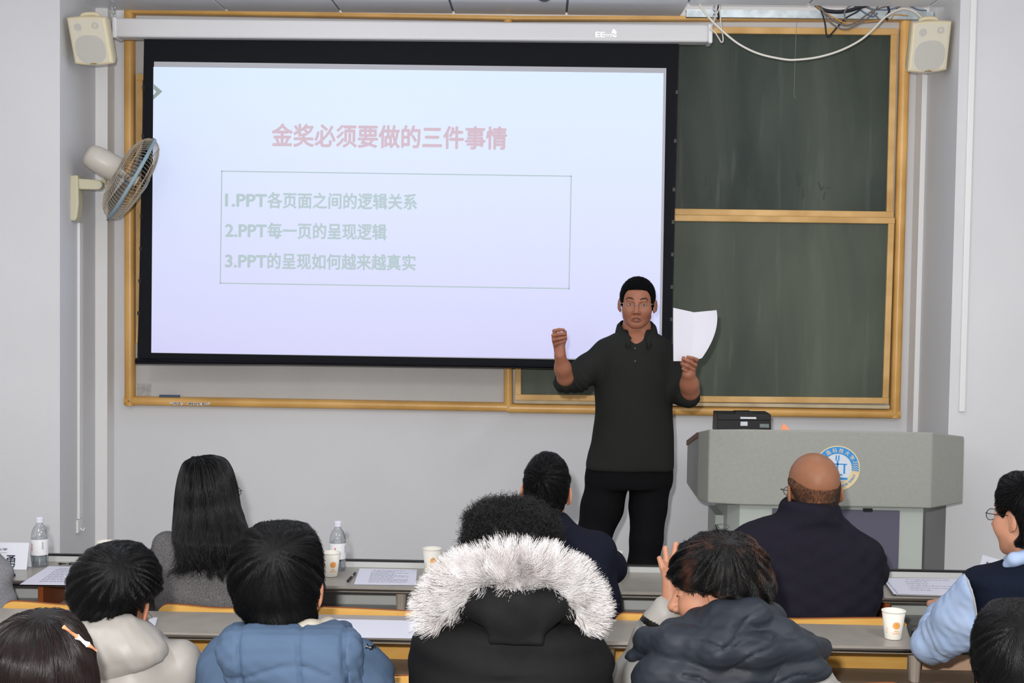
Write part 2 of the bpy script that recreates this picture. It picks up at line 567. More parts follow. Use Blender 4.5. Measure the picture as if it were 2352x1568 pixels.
# fabric: black border, white field, the slide thrown on it, its lettering
fq = ((331, 80), (1559, 93), (1541, 850), (316, 833))
fab = obj('border_fabric', slab(NB(), [P(u, v, SY) for u, v in fq], (0, 0.003, 0)), m_black, scr)
def screen_mat(name, rgb, e, es):
    return mat(name, rgb, 0.85, 0.05, emit=e, estr=es)
m_white = screen_mat('matte_white_fabric', (172, 172, 178), (200, 200, 225), 0.05)
wq = ((354, 141.5), (1530.5, 156.5), (1519, 829), (347.5, 810))
white = obj('white_field', slab(NB(), [P(u, v, SY - 0.001) for u, v in wq], (0, -0.001, 0)), m_white, scr)
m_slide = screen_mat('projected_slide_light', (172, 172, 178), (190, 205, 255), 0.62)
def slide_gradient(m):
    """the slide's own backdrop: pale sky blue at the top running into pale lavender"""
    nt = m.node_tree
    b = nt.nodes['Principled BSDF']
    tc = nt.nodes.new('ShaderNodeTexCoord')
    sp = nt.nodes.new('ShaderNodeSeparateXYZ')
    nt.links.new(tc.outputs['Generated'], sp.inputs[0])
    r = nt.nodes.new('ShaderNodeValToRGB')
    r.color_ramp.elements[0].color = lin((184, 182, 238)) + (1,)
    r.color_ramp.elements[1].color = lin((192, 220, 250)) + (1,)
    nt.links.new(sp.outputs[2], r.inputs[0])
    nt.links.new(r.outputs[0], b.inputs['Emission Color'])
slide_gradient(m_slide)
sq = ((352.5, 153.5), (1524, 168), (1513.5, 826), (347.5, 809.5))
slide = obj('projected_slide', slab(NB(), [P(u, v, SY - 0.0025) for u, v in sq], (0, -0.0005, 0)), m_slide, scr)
m_title = screen_mat('slide_title_ink', (170, 154, 163), (235, 205, 218), 0.30)
m_text = screen_mat('slide_text_ink', (156, 168, 170), (190, 215, 220), 0.30)
m_line = screen_mat('slide_line_ink', (156, 168, 170), (190, 215, 220), 0.28)
SD = SY - 0.0035
def slide_text(name, body, bl, br, h, m, bold):
    a, b = P(bl[0], bl[1], SD), P(br[0], br[1], SD)
    r = b - a
    up = Vector((0, -1, 0)).cross(r).normalized()
    if up.z < 0: up = -up
    o = place_text(name, body, a, r, up, m, slide, width=r.length, height=h * px(SD), bold=bold, lift=0.0)
    return o
slide_text('slide_title', '金奖必须要做的三件事情', (625, 335.5), (1163, 343), 51, m_title, 0.028)
for num, body, v, u1 in (('1.PPT', '各页面之间的逻辑关系', 476.5, 957), ('2.PPT', '每一页的呈现逻辑', 546, 887), ('3.PPT', '的呈现如何越来越真实', 616, 954)):
    slide_text('slide_line', num, (518, v - 3), (612, v - 1.5), 28, m_text, 0.03)
    slide_text('slide_line', body, (615, v + 1), (u1, v + 5), 36, m_text, 0.026)
bm = NB()
bx = [P(u, v, SD) for u, v in ((509.5, 393), (1312, 404.5), (1307, 662.5), (506, 650))]
for i in range(4):
    a, b = bx[i], bx[(i + 1) % 4]
    n = (b - a).cross(Vector((0, 1, 0))).normalized() * 1.3 * px(SD)
    e = (b - a).normalized() * 1.3 * px(SD)
    slab(bm, [a + n - e, b + n + e, b - n + e, a - n - e], (0, -0.0004, 0))
obj('slide_text_box', bm, m_line, slide)
bm = NB()
slab(bm, [P(u, v, SD) for u, v in ((353, 193), (373, 210), (352, 229), (352, 219), (359, 211), (353, 204))], (0, -0.0004, 0))
obj('slide_arrow', bm, screen_mat('slide_arrow_ink', (140, 150, 146), (170, 205, 190), 0.16), slide)
# weighted bottom bar and side tension tabs
bm = NB()
tube(bm, [P(312, 829, SY - 0.004), P(1544, 846.5, SY - 0.004)], 7.5 * px(SY), 14)
obj('bottom_bar', bm, m_tubeblk, scr, smooth=True)
for (ua, va), (ub, vb) in (((1559, 100), (1541, 845)), ((331, 90), (315, 830))):
    bm = NB()
    side = 1 if ua > 1000 else -1
    pts = []
    for k in range(21):
        s = k / 20
        pts.append(P(ua + (ub - ua) * s - side * 3.0 * math.sin(PI * s), va + (vb - va) * s, SY + 0.001))
    tube(bm, pts, 0.0012, 6)
    for k in (3, 6, 9, 11, 13, 15, 17):
        c = pts[k]
        box(bm, c.x - 0.007, c.x + 0.006, SY - 0.002, SY + 0.004, c.z - 0.009, c.z + 0.009)
    obj('tension_cord', bm, m_dark, scr)
for uu, vv in ((262, 40), (1640, 60)):
    bm = NB()
    for k in range(6):
        c = P(uu + (k % 2) * 3 - 1, vv - 4 - k * 9, 6.93)
        lathe(bm, [(0.010, -0.0015), (0.013, 0), (0.010, 0.0015), (0.007, 0)], c, 10, (1, 0.3 if k % 2 else -0.6, 0), closed=False)
    obj('hanging_chain', bm, m_steel, scr)

# ------------------------------------------------------------------ loudspeakers
m_cream = mat('cream_plastic', (208, 196, 166), 0.5, 0.35, gain=1.1)
m_creamd = mat('cream_grille', (196, 190, 174), 0.75, 0.15, var=0.05, vscale=400, gain=1.1)
m_cone = mat('grey_grille_area', (176, 173, 166), 0.8, 0.1, var=0.1, vscale=500, gain=1.1)
def speaker(label, c, tl, tr, br, bl, d):
    """cabinet whose front face fits the four corners given; tapers towards the wall"""
    q = [P(u, v, d) for u, v in (tl, tr, br, bl)]
    q[2] = q[2] + Vector((0, 0.05, 0)); q[3] = q[3] + Vector((0, 0.05, 0))     # face tipped down towards the room
    cen = sum(q, Vector()) / 4
    X = ((q[1] + q[2]) - (q[0] + q[3])).normalized()
    Z = ((q[0] + q[1]) - (q[2] + q[3])).normalized()
    N = X.cross(Z).normalized()           # out of the face, to the room
    if N.y > 0: N = -N
    w = ((q[1] - q[0]).length + (q[2] - q[3]).length) / 2
    h = ((q[0] - q[3]).length + (q[1] - q[2]).length) / 2
    t = thing('wall_speaker', label, 'loudspeaker', cen - N * 0.17 , 'wall loudspeakers')
    def pt(a, b, n): return cen + X * a * w + Z * b * h + N * n
    # cabinet outline with softly bowed ends
    def ring(sx, sz, n):
        pts = []
        for k in range(9): 
            s = -0.5 + k / 8
            pts.append(pt(s * sx, (0.5 - 0.10 * s * s) * sz, n))
        for k in range(9):
            s = 0.5 - k / 8
            pts.append(pt(s * sx, -(0.5 - 0.16 * s * s) * sz, n))
        return pts
    bm = NB()
    rings = [[bm.verts.new(p) for p in ring(*a)] for a in ((0.93, 0.94, 0.012), (1.0, 1.0, 0.0), (1.0, 1.0, -0.03), (0.72, 0.86, -0.15))]
    k = len(rings[0])
    for i in range(3):
        for j in range(k):
            bm.faces.new((rings[i][j], rings[i][(j + 1) % k], rings[i + 1][(j + 1) % k], rings[i + 1][j]))
    bm.faces.new(rings[0]); bm.faces.new(rings[-1][::-1])
    obj('cabinet', bm, m_cream, t, bevel=0.004)
    bm = NB()
    slab(bm, [cen + (p - cen) * 1.0 for p in ring(0.86, 0.90, 0.0125)], N * 0.003)
    gr = obj('grille', bm, m_creamd, t, bevel=0.002)
    bm = NB()
    cc = pt(0.0, -0.17, 0.0158)
    pts = []
    for k in range(40):
        a = 2 * PI * k / 40
        ca, sa = math.cos(a), math.sin(a)
        pts.append(cc + X * w * 0.39 * math.copysign(abs(ca) ** 0.8, ca) + Z * h * 0.29 * math.copysign(abs(sa) ** 0.8, sa))
    slab(bm, pts, N * 0.0012)
    obj('woofer_area', bm, m_cone, gr)
    bm = NB()
    disc(bm, pt(-0.23, 0.28, 0.0158), X, Z, 0, 0.018, 0.0, 24)
    bm2 = NB()
    slab(bm2, [pt(-0.23, 0.28, 0.0158) + X * 0.018 * math.cos(k * PI / 10) + Z * 0.018 * math.sin(k * PI / 10) for k in range(20)], N * 0.001)
    bm.free()
    obj('tweeter_area', bm2, m_cone, gr)
    bm2 = NB()
    for r0, r1 in ((0.006, 0.010), (0.012, 0.0165)):
        disc(bm2, pt(0.22, 0.31, 0.0158), X, -Z if X.cross(-Z).dot(N) > 0 else Z, r0, r1, 0.001, 24)
    obj('bass_port', bm2, m_cone, gr)
    bm2 = NB()
    slab(bm2, [pt(a, b, 0.0158) for a, b in ((-0.08, -0.47), (0.09, -0.47), (0.09, -0.42), (-0.08, -0.42))], N * 0.001)
    bd = obj('badge', bm2, m_dark, gr)
    bm2 = NB()
    slab(bm2, [pt(a, b, 0.0171) for a, b in ((-0.04, -0.455), (0.06, -0.455), (0.045, -0.437), (-0.01, -0.43))], N * 0.0006)
    obj('badge_mark', bm2, mat('gold_print', (190, 150, 60), 0.4), bd)
    bm2 = NB()
    tube(bm2, smooth_path([pt(-0.22, 0.42, -0.06), pt(-0.17, 0.52, -0.065), pt(0.17, 0.52, -0.065), pt(0.22, 0.42, -0.06)], 5), 0.011, 8)
    tube(bm2, [pt(0, 0.1, -0.14), pt(0, 0.1, -0.30)], 0.016, 10)
    obj('bracket', bm2, m_cream, t, smooth=True)
speaker('cream wall loudspeaker mounted high at the left of the projection screen housing', None, (153, 38), (241, 36), (254, 146), (165, 147), 6.62)
speaker('cream wall loudspeaker mounted high at the right of the blackboard frame', None, (2096, 49), (2187, 45), (2180, 162), (2091, 165), 6.66)

# ------------------------------------------------------------------ wall fan on the left pilaster
m_fan = mat('cream_fan_plastic', (190, 184, 158), 0.45, 0.35, gain=1.1)
m_fang = mat('grey_fan_enamel', (180, 174, 164), 0.35, 0.45, gain=1.1)
m_wire = mat('dusty_wire', (168, 156, 138), 0.6, 0.3)
m_ring = mat('blue_grey_ring', (128, 150, 160), 0.45, 0.35, gain=1.05)
fx = XL
FD = on_x(168, 450, fx).y
fan = thing('wall_fan', 'dusty grey oscillating wall fan with blue ring mounted on the left wall', 'fan', on_x(168, 450, fx))
FD = 6.80
bm = NB()
slab(bm, [P(u, v, FD + 0.03) for u, v in ((167, 406), (190, 404), (191, 430), (192, 470), (188, 500), (183, 509), (172, 508), (167, 495))], (0, -0.075, 0))
obj('wall_bracket', bm, m_fan, fan, bevel=0.008, seg=3)
am = obj('arm', slab(NB(), [P(u, v, FD + 0.012) for u, v in ((186, 411), (226, 413.5), (236, 416), (241, 422), (241, 430), (235, 436), (226, 437), (188, 436))], (0, -0.048, 0)), m_fan, fan, bevel=0.007, seg=3)
bm = NB(); lathe(bm, [(0.006, 0), (0.006, 0.003), (0.001, 0.003)], P(228, 424, FD - 0.0355), 14, (0, -1, 0))
obj('arm_screw', bm, m_steel, am)
bm = NB()
tube(bm, [P(236, 412, FD - 0.01), P(256, 430, FD - 0.01)], 8 * px(FD), 10)
tube(bm, [P(251, 412, FD - 0.01), P(247, 434, FD - 0.01)], 6 * px(FD), 10)
obj('tilt_joint', bm, m_fan, fan, smooth=False)
nrm = (P(302, 411, FD) - P(222, 362, FD)).normalized()
nrm = (nrm + Vector((0, 0.34, 0))).normalized()
FC = P(302, 410, FD - 0.02)
RF = 104 * px(FD)
lathe_c = FC - nrm * 0.085
bm = NB()
mp_ = [(0.004, -0.158), (0.034, -0.156), (0.052, -0.142), (0.061, -0.11), (0.064, -0.06), (0.064, 0.0), (0.055, 0.012)]
lathe(bm, mp_, lathe_c, 28, nrm)
obj('motor_housing', bm, m_fang, fan, smooth=True)
_, fa, fb = frame_axes(nrm)
bm = NB()
for k in range(72):
    q = 2 * PI * k / 72
    e = fa * math.cos(q) + fb * math.sin(q)
    back = [FC + e * r * RF + nrm * h for r, h in ((0.26, -0.083), (0.55, -0.074), (0.80, -0.056), (0.95, -0.028), (1.0, 0.0))]
    frnt = [FC + e * r * RF + nrm * h for r, h in ((1.0, 0.0), (0.93, 0.03), (0.75, 0.054), (0.5, 0.068), (0.2, 0.074))]
    tube(bm, smooth_path(back, 2), 0.0011, 4, cap=False)
    tube(bm, smooth_path(frnt, 2), 0.0011, 4, cap=False)
for r, h in ((0.26, -0.083), (0.62, -0.071), (0.88, -0.044), (0.88, 0.041), (0.62, 0.062), (0.2, 0.074)):
    tube(bm, [FC + (fa * math.cos(2 * PI * k / 40) + fb * math.sin(2 * PI * k / 40)) * r * RF + nrm * h for k in range(41)], 0.0018, 5, cap=False)
obj('wire_guard', bm, m_wire, fan)
bm = NB()
lathe(bm, [(RF - 0.003, -0.008), (RF + 0.005, -0.008), (RF + 0.006, 0.0), (RF + 0.005, 0.008), (RF - 0.003, 0.008)], FC, 64, nrm, closed=False)
tube(bm, [FC + fb * (-RF) , FC - fb * (RF + 0.015)], 0.007, 8)
obj('guard_ring', bm, m_ring, fan, smooth=True)
lathe_front = NB()
lathe(lathe_front, [(0.04, 0.07), (0.042, 0.078), (0.002, 0.082)], FC, 24, nrm)
obj('badge_cap', lathe_front, m_ring, fan, smooth=True)
for k in range(3):
    bm = NB()
    q0 = 2 * PI * k / 3
    rows = []
    for i in range(7):
        r = 0.035 + (RF * 0.86 - 0.035) * i / 6
        row = []
        for j in range(7):
            s = -0.5 + j / 6
            q = q0 + s * (0.9 if i else 0.7) + 0.25 * i / 6
            row.append(bm.verts.new(FC + (fa * math.cos(q) + fb * math.sin(q)) * r + nrm * (0.045 * s * (0.4 + 0.6 * i / 6) - 0.01)))
        rows.append(row)
    for i in range(6):
        for j in range(6):
            bm.faces.new((rows[i][j], rows[i][j + 1], rows[i + 1][j + 1], rows[i + 1][j]))
    b = obj('blade', bm, mat('smoky_blade', (120, 112, 104), 0.4, 0.4), fan, smooth=True)
    so = b.modifiers.new('thickness', 'SOLIDIFY'); so.thickness = 0.002
bm = NB()
tube(bm, [FC - nrm * 0.085, FC + nrm * 0.03], 0.03, 16)
obj('hub', bm, m_fang, fan)
# cable duct below the fan and the small pull-switch holder
pa, pb = on_x(184, 512, XL + 0.006), on_x(184, 1190, XL + 0.006)
tag(obj('cable_duct', box(NB(), XL, XL + 0.014, pa.y - 0.028, pa.y + 0.028, pb.z, pa.z), m_trunk, at=(XL, pa.y, pb.z), bevel=0.003),
    'thin white cable duct running down the left wall below the fan', 'cable duct')
pc = on_x(184, 1208, XL + 0.01)
sw = thing('wall_hook', 'small white plastic hook holder on the left wall under the cable duct', 'wall hook', (XL, pc.y, pc.z))
obj('plate', box(NB(), XL, XL + 0.012, pc.y - 0.035, pc.y + 0.035, pc.z - 0.03, pc.z + 0.035), m_trunk, sw, bevel=0.003)
bm = NB()
tube(bm, smooth_path([(XL + 0.01, pc.y - 0.01, pc.z - 0.005), (XL + 0.03, pc.y - 0.01, pc.z - 0.02), (XL + 0.035, pc.y - 0.01, pc.z - 0.005)], 4), 0.004, 6)
obj('hook', bm, m_trunk, sw, smooth=True)

# ------------------------------------------------------------------ ceiling camera, cables
cc = Vector((P(1250, 0, 6.55).x, 6.55, CZ))
dc = thing('dome_camera', 'small round white security camera with dark dome under the ceiling', 'security camera', cc)
bm = NB(); lathe(bm, [(0.055, 0), (0.055, -0.018), (0.046, -0.03), (0.036, -0.03), (0.034, -0.02)], cc, 32)
obj('housing_ring', bm, m_house2, dc, smooth=True)
bm = NB(); lathe(bm, [(0.036, -0.022), (0.034, -0.036), (0.026, -0.048), (0.013, -0.055), (0.001, -0.057)], cc, 28)
obj('dome', bm, mat('dark_dome', (8, 22, 20), 0.08, 0.6), dc, smooth=True)

def cable(label, pts, r, m, d, ends=None, cat='cable', group=None, k=6):
    """pts: (u, v) or (u, v, depth)"""
    w = [P(p[0], p[1], p[2] if len(p) > 2 else d) for p in pts]
    bm = NB()
    tube(bm, smooth_path(w, k), r, 7)
    return tag(obj('cable', bm, m, at=w[0], smooth=True), label, cat, group)
m_cwhite = mat('white_cable', (206, 202, 192), 0.5, 0.3, gain=1.1)
m_cblk = mat('black_cable', (34, 36, 44), 0.5, 0.3)
m_cgrey = mat('grey_cable', (110, 104, 104), 0.5, 0.3)
m_cblue = mat('blue_grey_cable', (96, 120, 148), 0.5, 0.3)
m_cor = mat('orange_cable', (196, 142, 70), 0.5, 0.3)
cable('thick white cable hanging in a deep loop across the upper blackboard', [(1604, 6), (1628, 40), (1665, 76), (1700, 103), (1745, 124), (1800, 136), (1832, 137), (1880, 131), (1930, 116), (1975, 93), (2005, 68), (2030, 42), (2055, 26), (2078, 20), (2102, 28), (2122, 46)], 0.0055, m_cwhite, 6.84)
cable('thin white cable looping down beside the right end of the screen housing', [(1652, 8), (1656, 55), (1661, 90), (1657, 97), (1650, 86), (1641, 73), (1632, 68)], 0.003, m_cwhite, 6.86)
cable('thin white cable crossing from the ceiling to the screen housing end', [(1655, 12), (1645, 35), (1634, 62), (1630, 70)], 0.003, m_cwhite, 6.87)
cable('black knotted cable end hanging above the right end of the screen housing', [(1652, 10), (1649, 25), (1651, 38), (1648, 44)], 0.006, m_cblk, 6.88)
cable('thick black cable sagging from the ceiling edge left of the cable tangle', [(1868, 6), (1890, 22), (1920, 27), (1945, 25), (1965, 20), (1990, 12), (2010, 6)], 0.010, m_cblk, 6.98)
cable('dark grey cable hanging lowest in a pointed loop at the tangle', [(1872, 6), (1886, 25), (1894, 50), (1898, 78), (1901, 84), (1910, 77), (1925, 60), (1945, 40), (1970, 26), (1990, 8)], 0.004, m_cblk, 6.97)
cable('orange cable curving through the tangle over the top rail', [(1866, 6), (1885, 22), (1915, 40), (1945, 54), (1980, 51), (2015, 47), (2045, 44), (2055, 34), (2085, 36)], 0.003, m_cor, 6.96)
cable('grey cable in a wide sagging loop through the tangle', [(1878, 10), (1900, 35), (1925, 52), (1948, 58), (1975, 45), (2000, 28), (2030, 16), (2060, 12)], 0.004, m_cgrey, 6.95)
cable('brown grey cable with the lowest round loop in the tangle', [(1885, 14), (1902, 45), (1925, 63), (1945, 67), (1965, 58), (1995, 40), (2020, 10)], 0.004, m_cgrey, 6.94)
cable('blue cable running down to the right out of the tangle', [(1950, 5), (1970, 18), (1990, 32), (2005, 38), (2015, 30)], 0.0045, m_cblue, 6.99)
cable('blue cable looping at the top of the tangle', [(1970, 6), (2000, 20), (2040, 22), (2080, 12), (2108, 22), (2128, 24)], 0.004, m_cblue, 7.0)
cable('grey cable rising in a tall loop inside the tangle', [(1942, 50), (1940, 28), (1952, 14), (1975, 10), (1995, 16), (2015, 40), (2024, 48)], 0.004, m_cgrey, 6.93)
cable('black cable falling straight through the tangle', [(2036, 4), (2040, 16), (2042, 28), (2034, 40), (2040, 45)], 0.006, m_cblk, 6.95)
cable('pale grey cable arching at the right end of the tangle', [(2058, 20), (2075, 12), (2100, 14), (2118, 8)], 0.004, m_cgrey, 6.92)
cable('thin string hanging from the ceiling in front of the upper blackboard', [(1830, 34), (1828, 90), (1826, 150), (1824, 215), (1826, 224), (1829, 226)], 0.0009, mat('thin_string', (140, 146, 140), 0.8), 7.05, cat='string')

# ------------------------------------------------------------------ lectern
LD = 6.15
m_lec = mat('grey_green_laminate', (156, 157, 150), 0.55, 0.3, var=0.03, vscale=60, gain=0.95)
m_lec2 = mat('pale_green_panel', (170, 176, 170), 0.5, 0.3, gain=1.08)
m_door = mat('purple_grey_panel', (92, 90, 106), 0.5, 0.3)
m_edge = mat('brown_edge_band', (112, 72, 52), 0.5)
zt, zb = P(1700, 985, LD).z, P(1900, 1163, LD).z
lec = thing('lectern', 'wide grey green teaching lectern with a round blue emblem on its front', 'lectern', (P(1915, 1300, LD).x, LD + 0.3, 0.14))
def X(u, d=LD, v=1080): return P(u, v, d).x
bm = NB()
plan = [(X(1707), LD), (X(2140), LD), (X(2212, 6.32), 6.32), (X(2212, 6.32), 6.78), (X(1606, 6.26), 6.78), (X(1606, 6.26), 6.30), (X(1627, 6.19), 6.19)]
slab(bm, [(x, y, zb) for x, y in plan], (0, 0, zt - zb))
for v_ in bm.verts:
    if v_.co.z > zt - 0.01: v_.co.z = zt - 0.2 * (v_.co.y - LD)
obj('top_body', bm, m_lec, lec, bevel=0.006)
bm = NB()
slab(bm, [(X(1606, 6.26) - 0.001, 6.32, zt - 0.058), (X(1606, 6.26) - 0.001, 6.78, zt - 0.15), (X(1606, 6.26) - 0.001, 6.78, zt - 0.127), (X(1606, 6.26) - 0.001, 6.32, zt - 0.035)], (-0.004, 0, 0))
obj('edge_band', bm, m_edge, lec)
bm = NB()
plan2 = [(X(1705), LD + 0.05), (X(2131), LD + 0.05), (X(2131) + 0.004, LD + 0.08), (X(2131) + 0.004, 6.74), (X(1676, 6.25), 6.74), (X(1676, 6.25), 6.30)]
slab(bm, [(x, y, 0.14) for x, y in plan2], (0, 0, zb - 0.14))
obj('pedestal', bm, m_lec2, lec, bevel=0.004)
dq = [(X(1772, LD + .05, 1240), zb - 0.02), (X(2064, LD + .05, 1240), zb - 0.02), (X(2064, LD + .05, 1240), 0.24), (X(1772, LD + .05, 1240), 0.24)]
d_ = obj('door', slab(NB(), [(x, LD + 0.05, z) for x, z in dq], (0, -0.008, 0)), m_door, lec, bevel=0.002)
hx = X(1992, LD + .05, 1172)
obj('door_handle', box(NB(), hx - 0.02, hx + 0.02, LD + 0.035, LD + 0.05, zb - 0.026, zb - 0.012), m_dark, d_)
kk = P(2051, 1319, LD + 0.04)
bm = NB(); lathe(bm, [(0.006, 0), (0.006, 0.008)], kk, 12, (0, -1, 0))
obj('lock', bm, m_steel, d_)
obj('side_box', box(NB(), X(1638, 6.5, 1200), X(1680, 6.5, 1200), 6.42, 6.7, 0.14, P(1650, 1176, 6.5).z), m_lec2, lec)
# emblem
EC = P(1923, 1075, LD - 0.0005)
ex, ez = Vector((1, 0, -0.0145)).normalized(), Vector((0.0145, 0, 1)).normalized()
e = px(LD)
m_eb = mat('emblem_blue', (52, 142, 214), 0.5, 0.3)
m_ec = mat('emblem_cream', (222, 202, 156), 0.5, 0.3)
m_ew = mat('emblem_white', (206, 212, 220), 0.5, 0.3)
em = obj('emblem', disc(NB(), EC, ex, ez, 0, 52 * e, 0.0, 72), m_ec, lec)
em.data.clear_geometry()
bm = NB(); slab(bm, [EC + (ex * math.sin(2 * PI * k / 72) + ez * math.cos(2 * PI * k / 72)) * 52 * e for k in range(72)], (0, -0.001, 0))
bm.transform(Matrix.Translation(-base_of(lec)))
bmesh.ops.recalc_face_normals(bm, faces=bm.faces); bm.to_mesh(em.data); bm.free()
def epart(name, bm, m): return obj(name, bm, m, em)
up0 = Vector((0, -0.0012, 0))
bm = NB(); disc(bm, EC + up0, ex, ez, 33.5 * e, 49.5 * e, 0.0008, 60, -PI * 0.54, PI * 0.54)
epart('blue_band', bm, m_eb)
bm = NB(); disc(bm, EC + up0, ex, ez, 0, 32.5 * e, 0.0008, 64)
epart('white_disc', bm, m_ew)
def arc_text(name, chars, ang0, step, rad, size, m, inward=False, bold=0.01):
    for i, ch in enumerate(chars):
        if ch == ' ': continue
        a = math.radians(ang0 + i * step)
        r = ex * math.sin(a) + ez * math.cos(a)
        tdir = ex * math.cos(a) - ez * math.sin(a)
        if inward: tdir, rr = -tdir, -r
        else: rr = r
        c = EC + r * rad * e
        place_text(name, ch, c - tdir * size[0] * e / 2 - rr * size[1] * e / 2, tdir, rr, m, em, width=size[0] * e, height=size[1] * e, bold=bold, lift=0.0026)
arc_text('emblem_lettering', '青岛科技大学', -52.5, 21, 41.5, (10, 10.5), m_ec, bold=0.015)
arc_text('emblem_lettering', 'QINGDAO UNIVERSITY OF SCIENCE AND TECHNOLOGY', 249, -3.25, 42, (2.3, 5.2), m_eb, True, 0.02)
bm = NB()
for x0, x1, z0, z1 in ((-5, -2, 18, 30), (1, 4, 18, 30), (-22, 22, 8.5, 11), (-20, -16, -12, 9), (14, 18, -12, 9), (-2, 2, -14, 18), (-24, 24, -26, -21), (-12, 12, -16, -13)):
    slab(bm, [EC + Vector((0, -0.0022, 0)) + ex * a * e + ez * b * e for a, b in ((x0, z0), (x1, z0), (x1, z1), (x0, z1))], (0, -0.0006, 0))
epart('emblem_building', bm, m_eb)
for sgn in (1, -1):
    bm = NB()
    for row in range(5):
        pts = []
        for k in range(17):
            rr = 34.5 + 14 * k / 16
            zz = 16 - row * 5.4 + 1.6 * math.sin(k * PI / 4)
            pts.append(EC + ex * sgn * rr * e + ez * zz * e + Vector((0, -0.0034, 0)))
        for a, b in zip(pts, pts[1:]):
            slab(bm, [a, b, b - ez * 1.7 * e, a - ez * 1.7 * e], (0, -0.0004, 0))
    epart('emblem_waves', bm, m_ec)
# black desktop device on the lectern, orange note
mo = thing('desk_monitor', 'black desktop device with white stickers standing on the lectern', 'monitor', (X(1709, 6.38), 6.40, zt - 0.05))
zq = P(1700, 949.5, 6.36).z
mq = [P(u, v, 6.36) for u, v in ((1648, 950), (1771, 951), (1771.5, 983), (1646, 983))]
mq[2].z = mq[3].z = zt - 0.2 * (6.36 - LD) + 0.0015
obj('body', slab(NB(), mq, (0, 0.16, 0)), m_dark, mo, bevel=0.003)
obj('top_hump', slab(NB(), [P(u, v, 6.38) for u, v in ((1688, 951), (1692, 946.5), (1728, 946.5), (1733, 951)) ], (0, 0.1, 0)), m_dark, mo)
ws = mat('white_sticker', (206, 212, 216), 0.6)
for q in (((1700.5, 957), (1737, 957.5), (1737, 962), (1700.5, 961.5)), ((1701, 968), (1717, 968), (1717, 977.5), (1700.5, 977.5))):
    obj('sticker', slab(NB(), [P(u, v, 6.359) for u, v in q], (0, -0.0006, 0)), ws, mo, )
obj('sticker', slab(NB(), [P(u, v, 6.359) for u, v in ((1745, 973), (1766, 973.5), (1766, 982), (1745, 981.5))], (0, -0.0006, 0)), mat('grey_sticker', (120, 126, 128), 0.6, var=0.3, vscale=120), mo)
obj('speaker_slot', slab(NB(), [P(u, v, 6.359) for u, v in ((1650, 963), (1770, 964), (1770, 966), (1650, 965))], (0, -0.0006, 0)), mat('slot_black', (6, 6, 8), 0.7), mo)
bm = NB()
c = P(1790, 983, 6.36)
slab(bm, [(c.x - 0.02, 6.22, zt - 0.0135), (c.x + 0.03, 6.22, zt - 0.0135), (c.x + 0.006, 6.235, zt + 0.012), (c.x - 0.005, 6.235, zt + 0.022)], (0, 0.002, 0))
tag(obj('paper_note', bm, mat('orange_paper', (236, 150, 110), 0.7), at=(c.x, 6.22, zt)), 'crumpled orange paper note lying on the lectern top', 'paper')
# ------------------------------------------------------------------ rows of desks with fixed folding seats
m_top = mat('grey_desk_laminate', (152, 146, 138), 0.3, 0.45, var=0.06, vscale=14, gain=0.88)
m_band = mat('dark_rubber_edge', (104, 96, 88), 0.5, 0.4)
m_pan = mat('grey_white_metal', (188, 190, 188), 0.5, 0.3, gain=0.95)
m_brk = mat('rust_brown_bracket', (140, 72, 34), 0.55, 0.3)
m_shelf = mat('brown_grey_shelf', (128, 112, 96), 0.5, 0.3, var=0.05, vscale=30)
m_ply = mat('yellow_beech_ply', (222, 168, 84), 0.38, 0.4, rgb2=(230, 180, 98), vscale=7, stretch=(1, 1, 6), gain=0.80)
m_plyr = mat('red_brown_ply_edge', (120, 64, 34), 0.5)
m_pink = mat('pinkish_beech_ply', (206, 168, 140), 0.5, 0.3, rgb2=(214, 178, 150), vscale=60, stretch=(12, 1, 0.4), gain=0.8)
m_leg = mat('grey_beige_leg', (176, 164, 152), 0.5, 0.3, gain=0.9)
TZ = 0.74
T1N, T1F = 4.975, 5.32
T2N, T2F = 4.278, 4.56
T3N, T3F = 3.53, 3.80
def seat_back(parent, x0, x1, y, m, ztop=0.752):
    """rounded plywood back, its lower edge by the folding seat"""
    h0 = 0.47
    r = 0.035
    pts = []
    n = 14
    pts.append((x0, h0))
    pts.append((x1, h0))
    for k in range(7):
        a = PI / 2 * k / 6
        pts.append((x1 - r + r * math.cos(a), ztop - r + r * math.sin(a)))
    for k in range(1, n):
        s = k / n
        pts.append((x1 - r - (x1 - x0 - 2 * r) * s, ztop - 0.010 * math.sin(PI * s) ** 2))
    for k in range(7):
        a = PI / 2 + PI / 2 * k / 6
        pts.append((x0 + r + r * math.cos(a), ztop - r + r * math.sin(a)))
    b = obj('seat_back', slab(NB(), [(x, y, z) for x, z in pts], (0, 0.014, 0)), m, parent)
    obj('ply_edge', slab(NB(), [(x, y + 0.0145, z + 0.003 if z > 0.6 else z) for x, z in pts], (0, 0.004, 0)), m_plyr, b)
    bm = NB()
    box(bm, x0 + 0.01, x1 - 0.01, y + 0.03, y + 0.39, 0.395, 0.41)
    obj('seat_pan', bm, m, parent, bevel=0.006)
